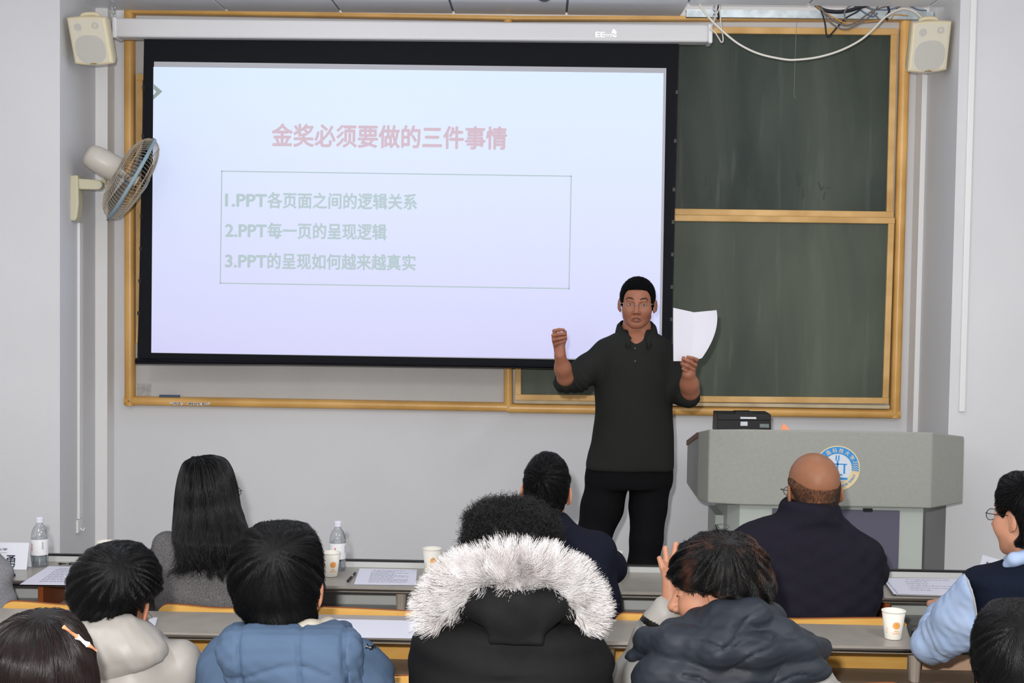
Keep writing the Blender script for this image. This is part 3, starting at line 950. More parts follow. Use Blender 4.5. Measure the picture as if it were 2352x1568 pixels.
def desk(label, yn, yf, x0, x1, panel=False, seats=(), posts=(), brackets=()):
    t = thing('lecture_desk', label, 'desk', ((x0 + x1) / 2, yn, 0), 'rows of lecture desks')
    obj('desk_top', box(NB(), x0, x1, yn + 0.012, yf, TZ - 0.022, TZ), m_top, t)
    bm = NB()
    tube(bm, [(x0, yn + 0.011, TZ - 0.0125), (x1, yn + 0.011, TZ - 0.0125)], 0.0125, 12)
    obj('edge_band', bm, m_band, t, smooth=True)
    obj('book_shelf', box(NB(), x0, x1, yn + 0.06, yf - 0.01, 0.584, 0.598), m_shelf if not panel else m_pan, t)
    if panel:
        obj('front_panel', box(NB(), x0, x1, yf, yf + 0.015, 0.18, TZ + 0.022), m_pan, t)
        obj('panel_cap', box(NB(), x0, x1, yf - 0.002, yf + 0.018, TZ + 0.022, TZ + 0.029), m_dark, t)
    for xs in brackets:
        obj('bracket', box(NB(), xs - 0.010, xs + 0.010, yn + 0.08, yf - 0.03, 0.40, TZ - 0.022), m_brk, t)
    for xs in posts:
        bm = NB()
        tube(bm, [(xs, yn + 0.14, 0.0), (xs, yn + 0.14, TZ - 0.03)], 0.022, 14)
        tube(bm, [(xs, yn + 0.14, TZ - 0.036), (xs, yn + 0.14, TZ - 0.022)], 0.033, 14)
        bmesh.ops.remove_doubles(bm, verts=bm.verts, dist=1e-5)
        obj('leg', bm, m_leg, t)
    for a, b, m in seats:
        seat_back(t, a, b, yf + 0.035, m)
        c = (a + b) / 2
        obj('seat_support', box(NB(), c - 0.03, c + 0.03, yf + 0.034, yf + 0.07, 0.0, 0.395), m_leg, t)
    return t
def sx(u, y, v=1400): return P(u, v, y).x
desk('front lecture desk with pale panel, holding the bottles, cups and papers', T1N, T1F, -2.7, 2.7, True,
     brackets=[sx(103, 5.1), sx(2031, 5.1)], posts=[-2.45, -1.55, -0.5, 0.5, 1.55, 2.4])
sb = 4.6
desk('second lecture desk row, where the man in the dark vest rests his elbow', T2N, T2F, -2.5, 2.6, False,
     seats=[(sx(5, sb), sx(326, sb), m_ply), (sx(362, sb), sx(664, sb), m_ply), (sx(700, sb), sx(1378, sb), m_ply), (sx(1412, sb), sx(2086, sb), m_ply), (sx(2121, sb), sx(2470, sb), m_pink)],
     posts=[sx(1397, 4.42, 1500), sx(2101, 4.42, 1500), sx(345, 4.42, 1500), sx(-60, 4.42, 1500)])
s3 = 3.84
desk('third lecture desk row, showing only yellow seat backs at the bottom edge', T3N, T3F, -2.2, 2.3, False,
     seats=[(sx(-60, s3), sx(500, s3), m_ply), (sx(540, s3), sx(1130, s3), m_ply), (sx(1180, s3), sx(1700, s3), m_ply), (sx(1690 + 50, s3), sx(2085, s3), m_ply), (sx(2130, s3), sx(2600, s3), m_ply)],
     posts=[-1.9, -0.285, 1.9])

# ------------------------------------------------------------------ things on the desks
m_cup = mat('white_paper_cup', (226, 222, 212), 0.55, 0.25, gain=0.95)
m_oprint = mat('orange_print', (236, 160, 72), 0.6, 0.2, gain=0.95)
m_paper = mat('white_office_paper', (205, 205, 216), 0.7, 0.15, gain=0.95)
m_ink = mat('grey_print', (140, 140, 156), 0.8, 0.1)
m_pet = clear_mat('clear_plastic', (0.93, 0.95, 0.96), 0.22)
m_cap = mat('pale_bottle_cap', (206, 206, 216), 0.4, 0.4)
m_blab = mat('bottle_label', (222, 222, 224), 0.45, 0.3, gain=0.95)
m_red = mat('red_print', (214, 70, 66), 0.5)
m_dkprint = mat('dark_print', (70, 72, 84), 0.6)
def wrap(bm, pts, c, prof_r, ang0, lift):
    """flat outline (arc length, height) laid on a surface of revolution with radius prof_r(h) about c"""
    vs = []
    for a, h in pts:
        r = prof_r(h) + lift
        q = ang0 + a / prof_r(h)
        vs.append(bm.verts.new((c[0] + r * math.sin(q), c[1] - r * math.cos(q), c[2] + h)))
    bm.faces.new(vs)
CUPH = 0.088
def cup_r(h): return 0.0255 + (0.0365 - 0.0255) * h / CUPH
def cup(label, loc, turn=0.0):
    t = thing('paper_cup', label, 'cup', loc, 'paper cups on the desks')
    bm = NB()
    lathe(bm, [(0.001, 0.004), (cup_r(0) - 0.001, 0.004), (cup_r(0), 0.0), (cup_r(0) + 0.0003, 0.001), (cup_r(CUPH), CUPH), (cup_r(CUPH) - 0.0012, CUPH), (cup_r(0.006) - 0.0012, 0.006), (0.001, 0.006)], loc, 36, closed=False)
    obj('cup_body', bm, m_cup, t, smooth=True)
    bm = NB()
    R, r = cup_r(CUPH), 0.0018
    lathe(bm, [(R + r * math.cos(k * PI / 4), CUPH + r * math.sin(k * PI / 4)) for k in range(9)], loc, 36, closed=False)
    obj('rim', bm, m_cup, t, smooth=True)
    bm = NB()
    cx, cz = 0.010, 0.047
    for k in range(14):                                   # sun flower print
        a = 2 * PI * k / 14
        c, s = math.cos(a), math.sin(a)
        pr = []
        for rr, ww in ((0.0055, 0.0007), (0.0085, 0.0018), (0.0115, 0.0017), (0.013, 0.0004), (0.0115, -0.0017), (0.0085, -0.0018), (0.0055, -0.0007)):
            pr.append((cx + rr * c - ww * s, cz + rr * s + ww * c))
        wrap(bm, pr, loc, cup_r, turn, 0.0004)
    wrap(bm, [(cx + 0.0062 * math.cos(2 * PI * k / 20), cz + 0.0062 * math.sin(2 * PI * k / 20)) for k in range(20)], loc, cup_r, turn, 0.0004)
    for z0, n_, w_, tot in ((0.026, 3, 0.0035, 0.014), (0.019, 9, 0.0016, 0.024)):
        for k in range(n_):
            a = cx - tot / 2 + tot * (k + 0.5) / n_
            wrap(bm, [(a - w_ / 2, z0), (a + w_ / 2, z0), (a + w_ / 2, z0 + 0.004), (a - w_ / 2, z0 + 0.004)], loc, cup_r, turn, 0.0004)
    for k in range(3):
        wrap(bm, [(-0.022, 0.02 + k * 0.007), (-0.0195, 0.02 + k * 0.007), (-0.0195, 0.024 + k * 0.007), (-0.022, 0.024 + k * 0.007)], loc, cup_r, turn, 0.0004)
    obj('printed_flower', bm, m_oprint, t)
    return t
def onto(u, v): return on_z(u, v, TZ + 0.0008)
cup('white paper cup with orange flower print behind the blue-jacketed person\'s head', onto(759, 1322), 0.15)
cup('white paper cup with orange flower print standing alone right of the paper sheet', onto(992, 1312), -0.1)
cup('white paper cup half hidden behind the navy-suited man\'s right arm', onto(1407, 1320), 0.9)
cup('white paper cup mostly hidden behind the top of the pale-jacketed person\'s head', onto(243, 1296), 0.4)
cup('white paper cup on the second desk beside the vested man\'s elbow', onto(2051, 1465), -0.25)
BP = [(0.0275, 0.0), (0.0315, 0.004), (0.032, 0.012), (0.0305, 0.03), (0.032, 0.036), (0.032, 0.098), (0.0315, 0.118), (0.0285, 0.134), (0.021, 0.150), (0.0135, 0.159), (0.0125, 0.166), (0.0125, 0.178)]
def bottle(label, loc, turn):
    t = thing('water_bottle', label, 'bottle', loc, 'water bottles on the front desk')
    bm = NB(); lathe(bm, BP, loc, 40)
    obj('bottle_body', bm, m_pet, t, smooth=True)
    bm = NB(); lathe(bm, [(r - 0.0012, h + 0.0012) for r, h in BP[:5]] + [(0.0305, 0.075), (0.0305, 0.0755), (0.001, 0.0755)], loc, 36)
    obj('water', bm, clear_mat('water', (0.86, 0.89, 0.92), 0.10), t, smooth=True)
    bm = NB(); lathe(bm, [(0.0126, 0.167), (0.0148, 0.167), (0.015, 0.169), (0.0148, 0.184), (0.013, 0.187), (0.001, 0.187)], loc, 30)
    obj('cap', bm, m_cap, t, smooth=False)
    lr = lambda h: 0.0324
    bm = NB(); lathe(bm, [(0.0323, 0.045), (0.0325, 0.046), (0.0325, 0.104), (0.0323, 0.105)], loc, 40, closed=False)
    lb = obj('label', bm, m_blab, t, smooth=True)
    bm = NB()
    for k in range(7):
        z = 0.062 + k * 0.004
        for a in (-0.021,):
            wrap(bm, [(a - 0.003, z), (a + 0.003, z), (a + 0.003 - 0.001 * (k % 2), z + 0.0032), (a - 0.003 + 0.001 * (k % 3), z + 0.0032)], loc, lr, turn, 0.0006)
    obj('red_lettering', bm, m_red, lb)
    bm = NB()
    for k in range(9):
        z = 0.068 + k * 0.0033
        wrap(bm, [(0.019, z), (0.026, z), (0.026, z + 0.0012 + 0.0012 * (k % 2)), (0.019, z + 0.0012 + 0.0012 * (k % 2))], loc, lr, turn, 0.0006)
    for k in range(10):
        z = 0.052 + k * 0.0048
        wrap(bm, [(-0.012, z), (0.012 - 0.004 * ((k * 7) % 3), z), (0.012 - 0.004 * ((k * 7) % 3), z + 0.0008), (-0.012, z + 0.0008)], loc, lr, turn, 0.0005)
    obj('barcode', bm, m_ink, lb)
    return t
bottle('clear water bottle standing at the left between the name card and paper', onto(91, 1299), 0.0)
bottle('clear water bottle standing behind the paper cup near the blue-jacketed person', onto(775, 1308), 0.5)
def sheet(label, quad, lines=True, z=0.0012, n=9, th=0.0006, seed=1, m=None, name='paper_sheet'):
    q = [on_z(u, v, TZ + z) for u, v in quad]          # TL TR BR BL
    t = thing(name, label, 'paper', (q[0] + q[2]) / 2, 'papers on the desks')
    obj('page', slab(NB(), q, (0, 0, th)), m or m_paper, t)
    if lines:
        rg = random.Random(seed)
        bm = NB()
        for k in range(n):
            s = 0.1 + 0.8 * k / n
            a, b = q[0].lerp(q[3], s), q[1].lerp(q[2], s)
            a2, b2 = q[0].lerp(q[3], s + 0.028), q[1].lerp(q[2], s + 0.028)
            w0, w1 = (0.25, 0.8) if k == 0 else (0.22, rg.choice((0.5, 0.62, 0.86)))
            up = Vector((0, 0, th + 0.0003))
            x = w0
            while x < w1:
                e = min(w1, x + rg.uniform(0.015, 0.07))
                bm.faces.new([bm.verts.new(p) for p in (a.lerp(b, x) + up, a.lerp(b, e) + up, a2.lerp(b2, e) + up, a2.lerp(b2, x) + up)])
                x = e + rg.uniform(0.006, 0.02)
        obj('printed_text', bm, m_ink, t)
    return t
sheet('white printed sheet on the front desk beside the left water bottle', ((112, 1300), (232, 1302), (205, 1344), (45, 1342)), n=9, seed=3)
sheet('white printed sheet lying beside the black pen on the front desk', ((826, 1305), (958, 1308), (955, 1343.5), (813, 1342)), n=10, seed=5)
sheet('pale sheet on the second desk between the blue jacket and fur hood', ((748, 1421), (985, 1426), (965, 1466), (690, 1462)), lines=False)
sheet('pale sheet on the second desk right of the pale-jacketed person', ((345, 1418), (362, 1418), (352, 1452), (330, 1452)), lines=False)
for k, off in enumerate(((0, 0), (5, -2), (-3, -4), (2, -6))):
    t = sheet(('lowest sheet of the loose paper stack on the front desk, right of the bald man', 'second sheet from the bottom of the paper stack beside the vested man',
               'third sheet from the bottom of the paper stack beside the vested man', 'top sheet of the paper stack on the front desk beside the vested man')[k],
          ((2030 + off[0], 1330 + off[1] * .3), (2215 + off[0], 1332 + off[1] * .3), (2222 + off[0], 1371 + off[1] * .5), (2058 + off[0] * 2, 1366 + off[1] * .5)), lines=(k == 3), z=0.0012 + 0.0035 * k, th=0.0028, n=6, seed=8)
def pen(label, a, b, c0=m_dark):
    A, B = on_z(a[0], a[1], TZ + 0.005), on_z(b[0], b[1], TZ + 0.005)
    t = thing('pen', label, 'pen', A, 'pens on the front desk')
    d = B - A
    bm = NB(); tube(bm, [A, A + d * 0.42], 0.0048, 12)
    obj('pen_cap', bm, c0, t)
    bm = NB(); tube(bm, [A + d * 0.42, A + d * 0.9, B], [0.0045, 0.0045, 0.002], 12)
    obj('barrel', bm, m_dark, t)
    bm = NB(); tube(bm, [A + d * 0.43, A + d * 0.56], 0.0047, 12)
    obj('grip', bm, mat('clear_grip', (150, 152, 156), 0.3), t)
    bm = NB(); tube(bm, [A + d * 0.03 + Vector((0, 0, 0.006)), A + d * 0.34 + Vector((0, 0, 0.006))], 0.0015, 6)
    obj('clip', bm, m_dark, t)
pen('black pen lying behind the printed sheet near the left bottle', (178, 1294.5), (134, 1294))
pen('black pen lying between the cup and printed sheet on the front desk', (799, 1334), (817, 1314))
q = [on_z(u, v, TZ + 0.001) for u, v in ((-30, 1312), (33, 1319), (36, 1323), (8, 1329), (-40, 1324))]
tag(obj('phone', slab(NB(), q, (0, 0, 0.008)), m_dark, at=q[1], bevel=0.002), 'black phone lying on the front desk beside the grey-suited arm', 'phone')
q = [on_z(u, v, TZ + 0.001) for u, v in ((2082, 1437), (2118, 1440), (2140, 1462), (2090, 1462))]
tag(obj('notebook', slab(NB(), q, (0, 0, 0.006)), m_dark, at=q[1], bevel=0.002), 'dark slim notebook lying under the phone beside the vested man\'s elbow', 'notebook')
q = [on_z(u, v, TZ + 0.0072) for u, v in ((2092, 1452), (2116, 1434), (2142, 1438), (2126, 1460))]
tag(obj('phone', slab(NB(), q, (0, 0, 0.009)), mat('phone_black', (44, 44, 50), 0.25, 0.5), at=q[1], bevel=0.003), 'black phone lying on the notebook at the vested man\'s elbow', 'phone')
def name_card(label, c, w, h, rot, big, small, tilt=0.0):
    """folded card standing like a tent; rot turns it about z"""
    t = thing('name_card', label, 'name card', c, 'name cards on the front desk')
    Rm = Matrix.Rotation(rot, 3, 'Z') @ Matrix.Rotation(tilt, 3, 'Y')
    r, f, u = Rm @ Vector((1, 0, 0)), Rm @ Vector((0, -1, 0)), Rm @ Vector((0, 0, 1))
    c = Vector(c)
    dep = h * 0.28
    a = c - r * w / 2
    bm = NB()
    for sgn in (1, -1):
        slab(bm, [a + f * dep * sgn, a + r * w + f * dep * sgn, a + r * w + u * h, a + u * h], f * (-0.0012 * sgn))
    card = obj('folded_card', bm, mat('white_card', (212, 214, 222), 0.5, 0.3, gain=0.95), t)
    upf = ((c + u * h) - (c + f * dep)).normalized()
    o0 = a + f * dep
    nrm = r.cross(upf)
    m = mat('black_ink', (26, 30, 48), 0.6)
    if big:
        place_text('name_lettering', big[0], o0 + r * big[1] * w + upf * big[2] * h + nrm * 0.0006, r, upf, m, t, width=big[3] * w, height=big[4] * h, bold=0.008)
    if small:
        place_text('school_lettering', small[0], o0 + r * small[1] * w + upf * small[2] * h + nrm * 0.0006, r, upf, m, t, width=small[3] * w, height=small[4] * h, bold=0.01)
        bm = NB()
        p0 = o0 + r * small[1] * w + upf * (small[2] - 0.09) * h + nrm * 0.001
        slab(bm, [p0, p0 + r * small[3] * w, p0 + r * small[3] * w + upf * 0.0012, p0 + upf * 0.0012], nrm * 0.0004)
        obj('ruled_line', bm, m_ink, t)
cpt = onto(-22, 1303)
name_card('white folded name card at the far left end of the front desk', (cpt.x, cpt.y, TZ + 0.0005), 184 * px(5.1), 0.098, 0.02, ('勇', 0.72, 0.08, 0.125, 0.46), ('青岛科技大学', 0.33, 0.72, 0.40, 0.085))
cpt = P(2256, 1315, 5.28)
name_card('white folded name card standing turned on the front desk beyond the vested man', (cpt.x + 0.034, 5.19, TZ + 0.0005), 0.19, 0.102, -1.2, ('顾 彦', 0.10, 0.16, 0.8, 0.40), ('青岛科技大学', 0.16, 0.72, 0.5, 0.10))
# ------------------------------------------------------------------ smooth solid modelling for bodies, clothes and hair
def V3(p): return np.array([p[0], p[1], p[2]], dtype=np.float32)
def smin(a, b, k):
    if k <= 0: return np.minimum(a, b)
    h = np.clip(0.5 + 0.5 * (b - a) / k, 0, 1)
    return b + (a - b) * h - k * h * (1 - h)
def smax(a, b, k): return -smin(-a, -b, k)
def ell(c, r, R=None):
    c, r = V3(c), np.array(r, dtype=np.float32)
    M = None if R is None else np.array(R, dtype=np.float32)
    def f(p):
        q = p - c
        if M is not None: q = q @ M
        a = q / r
        k0 = np.sqrt((a * a).sum(1)) + 1e-9
        b = a / r
        k1 = np.sqrt((b * b).sum(1)) + 1e-9
        return k0 * (k0 - 1) / k1
    return f
def cone(a, b, ra, rb, flat=None):
    """tapered limb from a to b"""
    a, b = V3(a), V3(b)
    ba = b - a
    L = float((ba * ba).sum()) + 1e-12
    def f(p):
        q = p - a
        t = np.clip((q @ ba) / L, 0, 1)
        d = q - t[:, None] * ba
        return np.sqrt((d * d).sum(1)) - (ra + (rb - ra) * t)
    return f
def chain(pts, rad, k=0.01):
    fs = [cone(pts[i], pts[i + 1], rad[i], rad[i + 1]) for i in range(len(pts) - 1)]
    return union(fs, k)
def union(fs, k=0.01):
    def f(p):
        d = fs[0](p)
        for g_ in fs[1:]:
            d = smin(d, g_(p), k)
        return d
    return f
def minus(a, b, k=0.005):
    return lambda p: smax(a(p), -b(p), k)
def inter(a, b, k=0.005):
    return lambda p: smax(a(p), b(p), k)
def offset(a, t):
    return lambda p: a(p) - t
def plane(pt, n):
    """keeps the side n points away from"""
    pt, n = V3(pt), V3(Vector(n).normalized())
    return lambda p: (p - pt) @ n
def loft(rows, e=2.2):
    """rows: (z, cx, cy, rx, ry); stacked rounded sections"""
    rows = sorted(rows, key=lambda r: r[0])
    A = np.array(rows, dtype=np.float64)
    z = A[:, 0]
    zz = np.linspace(z[0], z[-1], 160)
    # monotone-ish cubic resampling (Catmull-Rom through the rows)
    out = [zz]
    for c in range(1, A.shape[1]):
        y = A[:, c]
        m = np.gradient(y, z)
        i = np.clip(np.searchsorted(z, zz) - 1, 0, len(z) - 2)
        h = z[i + 1] - z[i]
        t = (zz - z[i]) / h
        out.append((2 * t ** 3 - 3 * t ** 2 + 1) * y[i] + (t ** 3 - 2 * t ** 2 + t) * h * m[i] * 0.8 + (-2 * t ** 3 + 3 * t ** 2) * y[i + 1] + (t ** 3 - t ** 2) * h * m[i + 1] * 0.8)
    T = np.array(out)
    T[3:] = np.maximum(T[3:], 0.004)
    def f(p):
        cx, cy, rx, ry = (np.interp(p[:, 2], T[0], T[k]) for k in range(1, 5))
        ax = np.abs((p[:, 0] - cx) / rx)
        ay = np.abs((p[:, 1] - cy) / ry)
        q = (ax ** e + ay ** e) ** (1 / e)
        d = (q - 1) * np.minimum(rx, ry)
        return smax(d, np.maximum(p[:, 2] - z[-1], z[0] - p[:, 2]), 0.012).astype(np.float32)
    return f
def sil(rows, d, e=2.2, dy=0.0):
    """silhouette rows (v, u_left, u_right, half depth[, shift in y]) at depth d -> loft"""
    out = []
    for r in rows:
        v, a, b, ry = r[:4]
        s = r[4] if len(r) > 4 else 0.0
        c = P((a + b) / 2, v, d + dy + s)
        out.append((c.z, c.x, c.y, (b - a) / 2 * px(d + dy + s), ry))
    return loft(out, e)
def ripple(amp, freq, seed=0, stretch=(1, 1, 1), n=5):
    """soft irregular folds"""
    rg = np.random.RandomState(seed)
    K = rg.normal(size=(n, 3)) * freq * np.array(stretch)
    ph = rg.uniform(0, 6.28, n)
    def f(p):
        q = np.zeros(len(p))
        for k, h in zip(K, ph):
            q += np.sin(p @ k.astype(np.float32) + h)
        return (q * amp / math.sqrt(n)).astype(np.float32)
    return f
def add(a, b):
    return lambda p: a(p) + b(p)
def moved(f, c, R, s=(1, 1, 1)):
    """f given in local axes; placed at c with rotation R (3x3 Matrix, local->world) and scale"""
    c = V3(c)
    M = np.array(R, dtype=np.float32)
    s = np.array(s, dtype=np.float32)
    ms = float(s.min())
    return lambda p: f(((p - c) @ M) / s) * ms
def extract(f, lo, hi, h):
    lo = np.array(lo, dtype=np.float64); hi = np.array(hi, dtype=np.float64)
    n = np.ceil((hi - lo) / h).astype(int) + 1
    ax = [lo[i] + h * np.arange(n[i]) for i in range(3)]
    G = np.empty(tuple(n), dtype=np.float32)
    yy, zz = np.meshgrid(ax[1], ax[2], indexing='ij')
    step = max(1, int(400000 / (n[1] * n[2])))
    for i in range(0, n[0], step):
        xs = ax[0][i:i + step]
        m = len(xs)
        pts = np.empty((m, n[1], n[2], 3), dtype=np.float32)
        pts[..., 0] = xs[:, None, None]
        pts[..., 1] = yy
        pts[..., 2] = zz
        G[i:i + m] = f(pts.reshape(-1, 3)).reshape(m, n[1], n[2])
    I = G < 0
    nx, ny, nz = n
    def cs(a, dx, dy, dz): return a[dx:nx - 1 + dx, dy:ny - 1 + dy, dz:nz - 1 + dz]
    cnt = np.zeros((nx - 1, ny - 1, nz - 1), dtype=np.int8)
    for dx in (0, 1):
        for dy in (0, 1):
            for dz in (0, 1):
                cnt += cs(I, dx, dy, dz)
    mask = (cnt > 0) & (cnt < 8)
    ci, cj, ck = np.nonzero(mask)
    idx = -np.ones(mask.shape, dtype=np.int64)
    idx[mask] = np.arange(len(ci))
    acc = np.zeros((len(ci), 3)); num = np.zeros(len(ci))
    cor = [(0, 0, 0), (1, 0, 0), (0, 1, 0), (1, 1, 0), (0, 0, 1), (1, 0, 1), (0, 1, 1), (1, 1, 1)]
    for a in range(8):
        for b in range(a + 1, 8):
            if sum(abs(cor[a][k] - cor[b][k]) for k in range(3)) != 1: continue
            fa = G[ci + cor[a][0], cj + cor[a][1], ck + cor[a][2]]
            fb = G[ci + cor[b][0], cj + cor[b][1], ck + cor[b][2]]
            x = (fa < 0) != (fb < 0)
            t = np.where(x, fa / (fa - fb + 1e-20), 0)
            ca, cb = np.array(cor[a]), np.array(cor[b])
            acc[x] += (ca + (cb - ca) * t[:, None])[x]
            num[x] += 1
    vert = lo + (np.stack([ci, cj, ck], 1) + acc / num[:, None]) * h
    faces = []
    for axis in range(3):
        o = [(a) for a in range(3) if a != axis]
        s0 = [slice(0, None)] * 3; s1 = [slice(0, None)] * 3
        s0[axis] = slice(0, n[axis] - 1); s1[axis] = slice(1, n[axis])
        A, B = I[tuple(s0)], I[tuple(s1)]
        ch = A != B
        q = np.array(np.nonzero(ch)).T
        ok = (q[:, o[0]] > 0) & (q[:, o[1]] > 0) & (q[:, o[0]] < n[o[0]] - 1) & (q[:, o[1]] < n[o[1]] - 1)
        q = q[ok]
        ina = A[tuple(q.T)]
        def cell(d0, d1):
            r = q.copy(); r[:, o[0]] += d0; r[:, o[1]] += d1
            return idx[tuple(r.T)]
        quad = np.stack([cell(-1, -1), cell(0, -1), cell(0, 0), cell(-1, 0)], 1)
        flip = ina if axis != 1 else ~ina
        quad[~flip] = quad[~flip][:, ::-1]
        faces.append(quad)
    fc = np.concatenate(faces)
    return vert.astype(np.float32), fc[(fc >= 0).all(1)]
def bounds(pts, pad):
    a = np.array([tuple(p) for p in pts])
    return a.min(0) - pad, a.max(0) + pad
def np_mesh(name, parts, m, parent, pick=None, smooth=True):
    """parts: list of (verts, quads); pick(face centres) -> material slot"""
    V, Fc, o = [], [], 0
    for v, f in parts:
        V.append(v); Fc.append(f + o); o += len(v)
    V, Fc = np.concatenate(V), np.concatenate(Fc)
    me = bpy.data.meshes.new(name)
    me.vertices.add(len(V)); me.vertices.foreach_set('co', V.astype(np.float32).ravel())
    me.loops.add(Fc.size); me.loops.foreach_set('vertex_index', Fc.ravel().astype(np.int32))
    me.polygons.add(len(Fc))
    me.polygons.foreach_set('loop_start', (np.arange(len(Fc)) * 4).astype(np.int32))
    me.polygons.foreach_set('loop_total', np.full(len(Fc), 4, dtype=np.int32))
    me.update(calc_edges=True)
    me.validate()
    if pick is not None:
        me.polygons.foreach_set('material_index', pick(V[Fc].mean(1)).astype(np.int32))
    return link_mesh(name, me, m, parent, smooth=smooth)
def solid(name, f, lo, hi, h, m, parent, pick=None):
    return np_mesh(name, [extract(f, lo, hi, h)], m, parent, pick)

def raycast(f, u, v, d0, d1, n=400):
    """where the sight line of a picture point first meets the solid f"""
    ds = np.linspace(d0, d1, n)
    pts = np.array([tuple(P(u, v, d)) for d in ds], dtype=np.float32)
    x = f(pts)
    k = np.nonzero(x < 0)[0]
    return Vector(pts[k[0] if len(k) else int(np.argmin(x))].tolist())
# ------------------------------------------------------------------ hair
def hair_mat(name, rgb, rough=0.32, spec=0.55):
    if name in MATS: return MATS[name]
    m = mat(name, rgb, rough, spec)
    return m
def grad(f, p, e=0.002):
    g_ = np.empty_like(p)
    d0 = f(p)
    for k in range(3):
        q = p.copy(); q[:, k] += e
        g_[:, k] = (f(q) - d0) / e
    n = np.sqrt((g_ * g_).sum(1)) + 1e-9
    return g_ / n[:, None], d0
def strands(name, f, verts, n, flow, length, npts, m, parent, rad=0.0006, lift=0.5, seed=0, keep=None, hug=0.7, curl=0.0, curlf=1.0, wild=0.15, start=-0.002, lenvar=0.35, kind='stuff'):
    """hairs rooted on verts, running along flow(p) while hugging the solid f; lift raises the tips (metres)"""
    rg = np.random.RandomState(seed)
    v = verts[keep(verts)] if keep is not None else verts
    if len(v) == 0: return None
    p = v[rg.randint(0, len(v), n)].astype(np.float32) + rg.normal(size=(n, 3)).astype(np.float32) * 0.0015
    N, d = grad(f, p)
    p = p - N * (d - start)[:, None]
    L = length * (1 + lenvar * rg.uniform(-1, 1, n)).astype(np.float32)
    w = rg.normal(size=(n, 3)).astype(np.float32) * wild
    tipl = (lift * rg.uniform(0.2, 1.0, n)).astype(np.float32)
    ph = rg.uniform(0, 6.28, n)
    out = np.empty((n, npts, 3), dtype=np.float32)
    out[:, 0] = p
    for i in range(1, npts):
        s = i / (npts - 1)
        N, d = grad(f, p)
        t = flow(p).astype(np.float32) + w
        t = t - N * (t * N).sum(1)[:, None] * hug
        t /= (np.sqrt((t * t).sum(1)) + 1e-9)[:, None]
        p = p + t * (L / (npts - 1))[:, None]
        if hug > 0:
            N, d = grad(f, p)
            p = p + N * ((tipl * s * s + 0.0008 - d) * hug)[:, None]
        q = p
        if curl:
            a = np.cross(t, N)
            a /= (np.sqrt((a * a).sum(1)) + 1e-9)[:, None]
            th = ph + curlf * s * 6.28
            q = p + (a * np.cos(th)[:, None] + N * np.sin(th)[:, None]).astype(np.float32) * curl * min(1, 3 * s)
        out[:, i] = q
    hc = bpy.data.hair_curves.new(name)
    hc.add_curves([npts] * n)
    base = np.array(base_of(parent), dtype=np.float32)
    hc.points.foreach_set('position', (out - base).ravel())
    r = np.linspace(1.0, 0.35, npts)[None, :] * rad * rg.uniform(0.7, 1.2, n)[:, None]
    hc.points.foreach_set('radius', r.astype(np.float32).ravel())
    hc.materials.append(m)
    o = bpy.data.objects.new(name, hc)
    COL.objects.link(o)
    o.parent = parent
    if kind: o['kind'] = kind
    return o
def locks(amp, n, seed, whorl, down=0.0):
    """combed relief: ridges running away from the whorl"""
    rg = np.random.RandomState(seed)
    w = V3(whorl)
    ks = rg.randint(9, 26, n); ph = rg.uniform(0, 6.28, n); tw = rg.uniform(-18, 18, n)
    def f(p):
        q = p - w
        az = np.arctan2(q[:, 0], -q[:, 2] - 0.6 * q[:, 1])
        r = np.sqrt((q * q).sum(1))
        o = np.zeros(len(p))
        for a, b, c in zip(ks, ph, tw):
            o += np.sin(a * az + b + c * r)
        return (o * amp / math.sqrt(n)).astype(np.float32) * np.clip(r / 0.06, 0.15, 1)
    return f
def away(whorl, down=0.6, swirl=0.0, wave=0.0, wfreq=40.0, seed=0, fwd=(0, 0, 0)):
    w = V3(whorl)
    rp = ripple(1.0, wfreq, seed, n=4); rp2 = ripple(1.0, wfreq, seed + 1, n=4); rp3 = ripple(1.0, wfreq, seed + 2, n=4)
    fv = V3(fwd)
    def f(p):
        q = p - w
        q = q / (np.sqrt((q * q).sum(1)) + 1e-6)[:, None]
        q = q + np.array([0, 0, -down], dtype=np.float32) + fv
        if swirl:
            q = q + np.cross(p - w, np.array([0, -0.5, 1.0])).astype(np.float32) * swirl * 10
        if wave:
            q = q + np.stack([rp(p), rp2(p), rp3(p)], 1) * wave
        return q
    return f

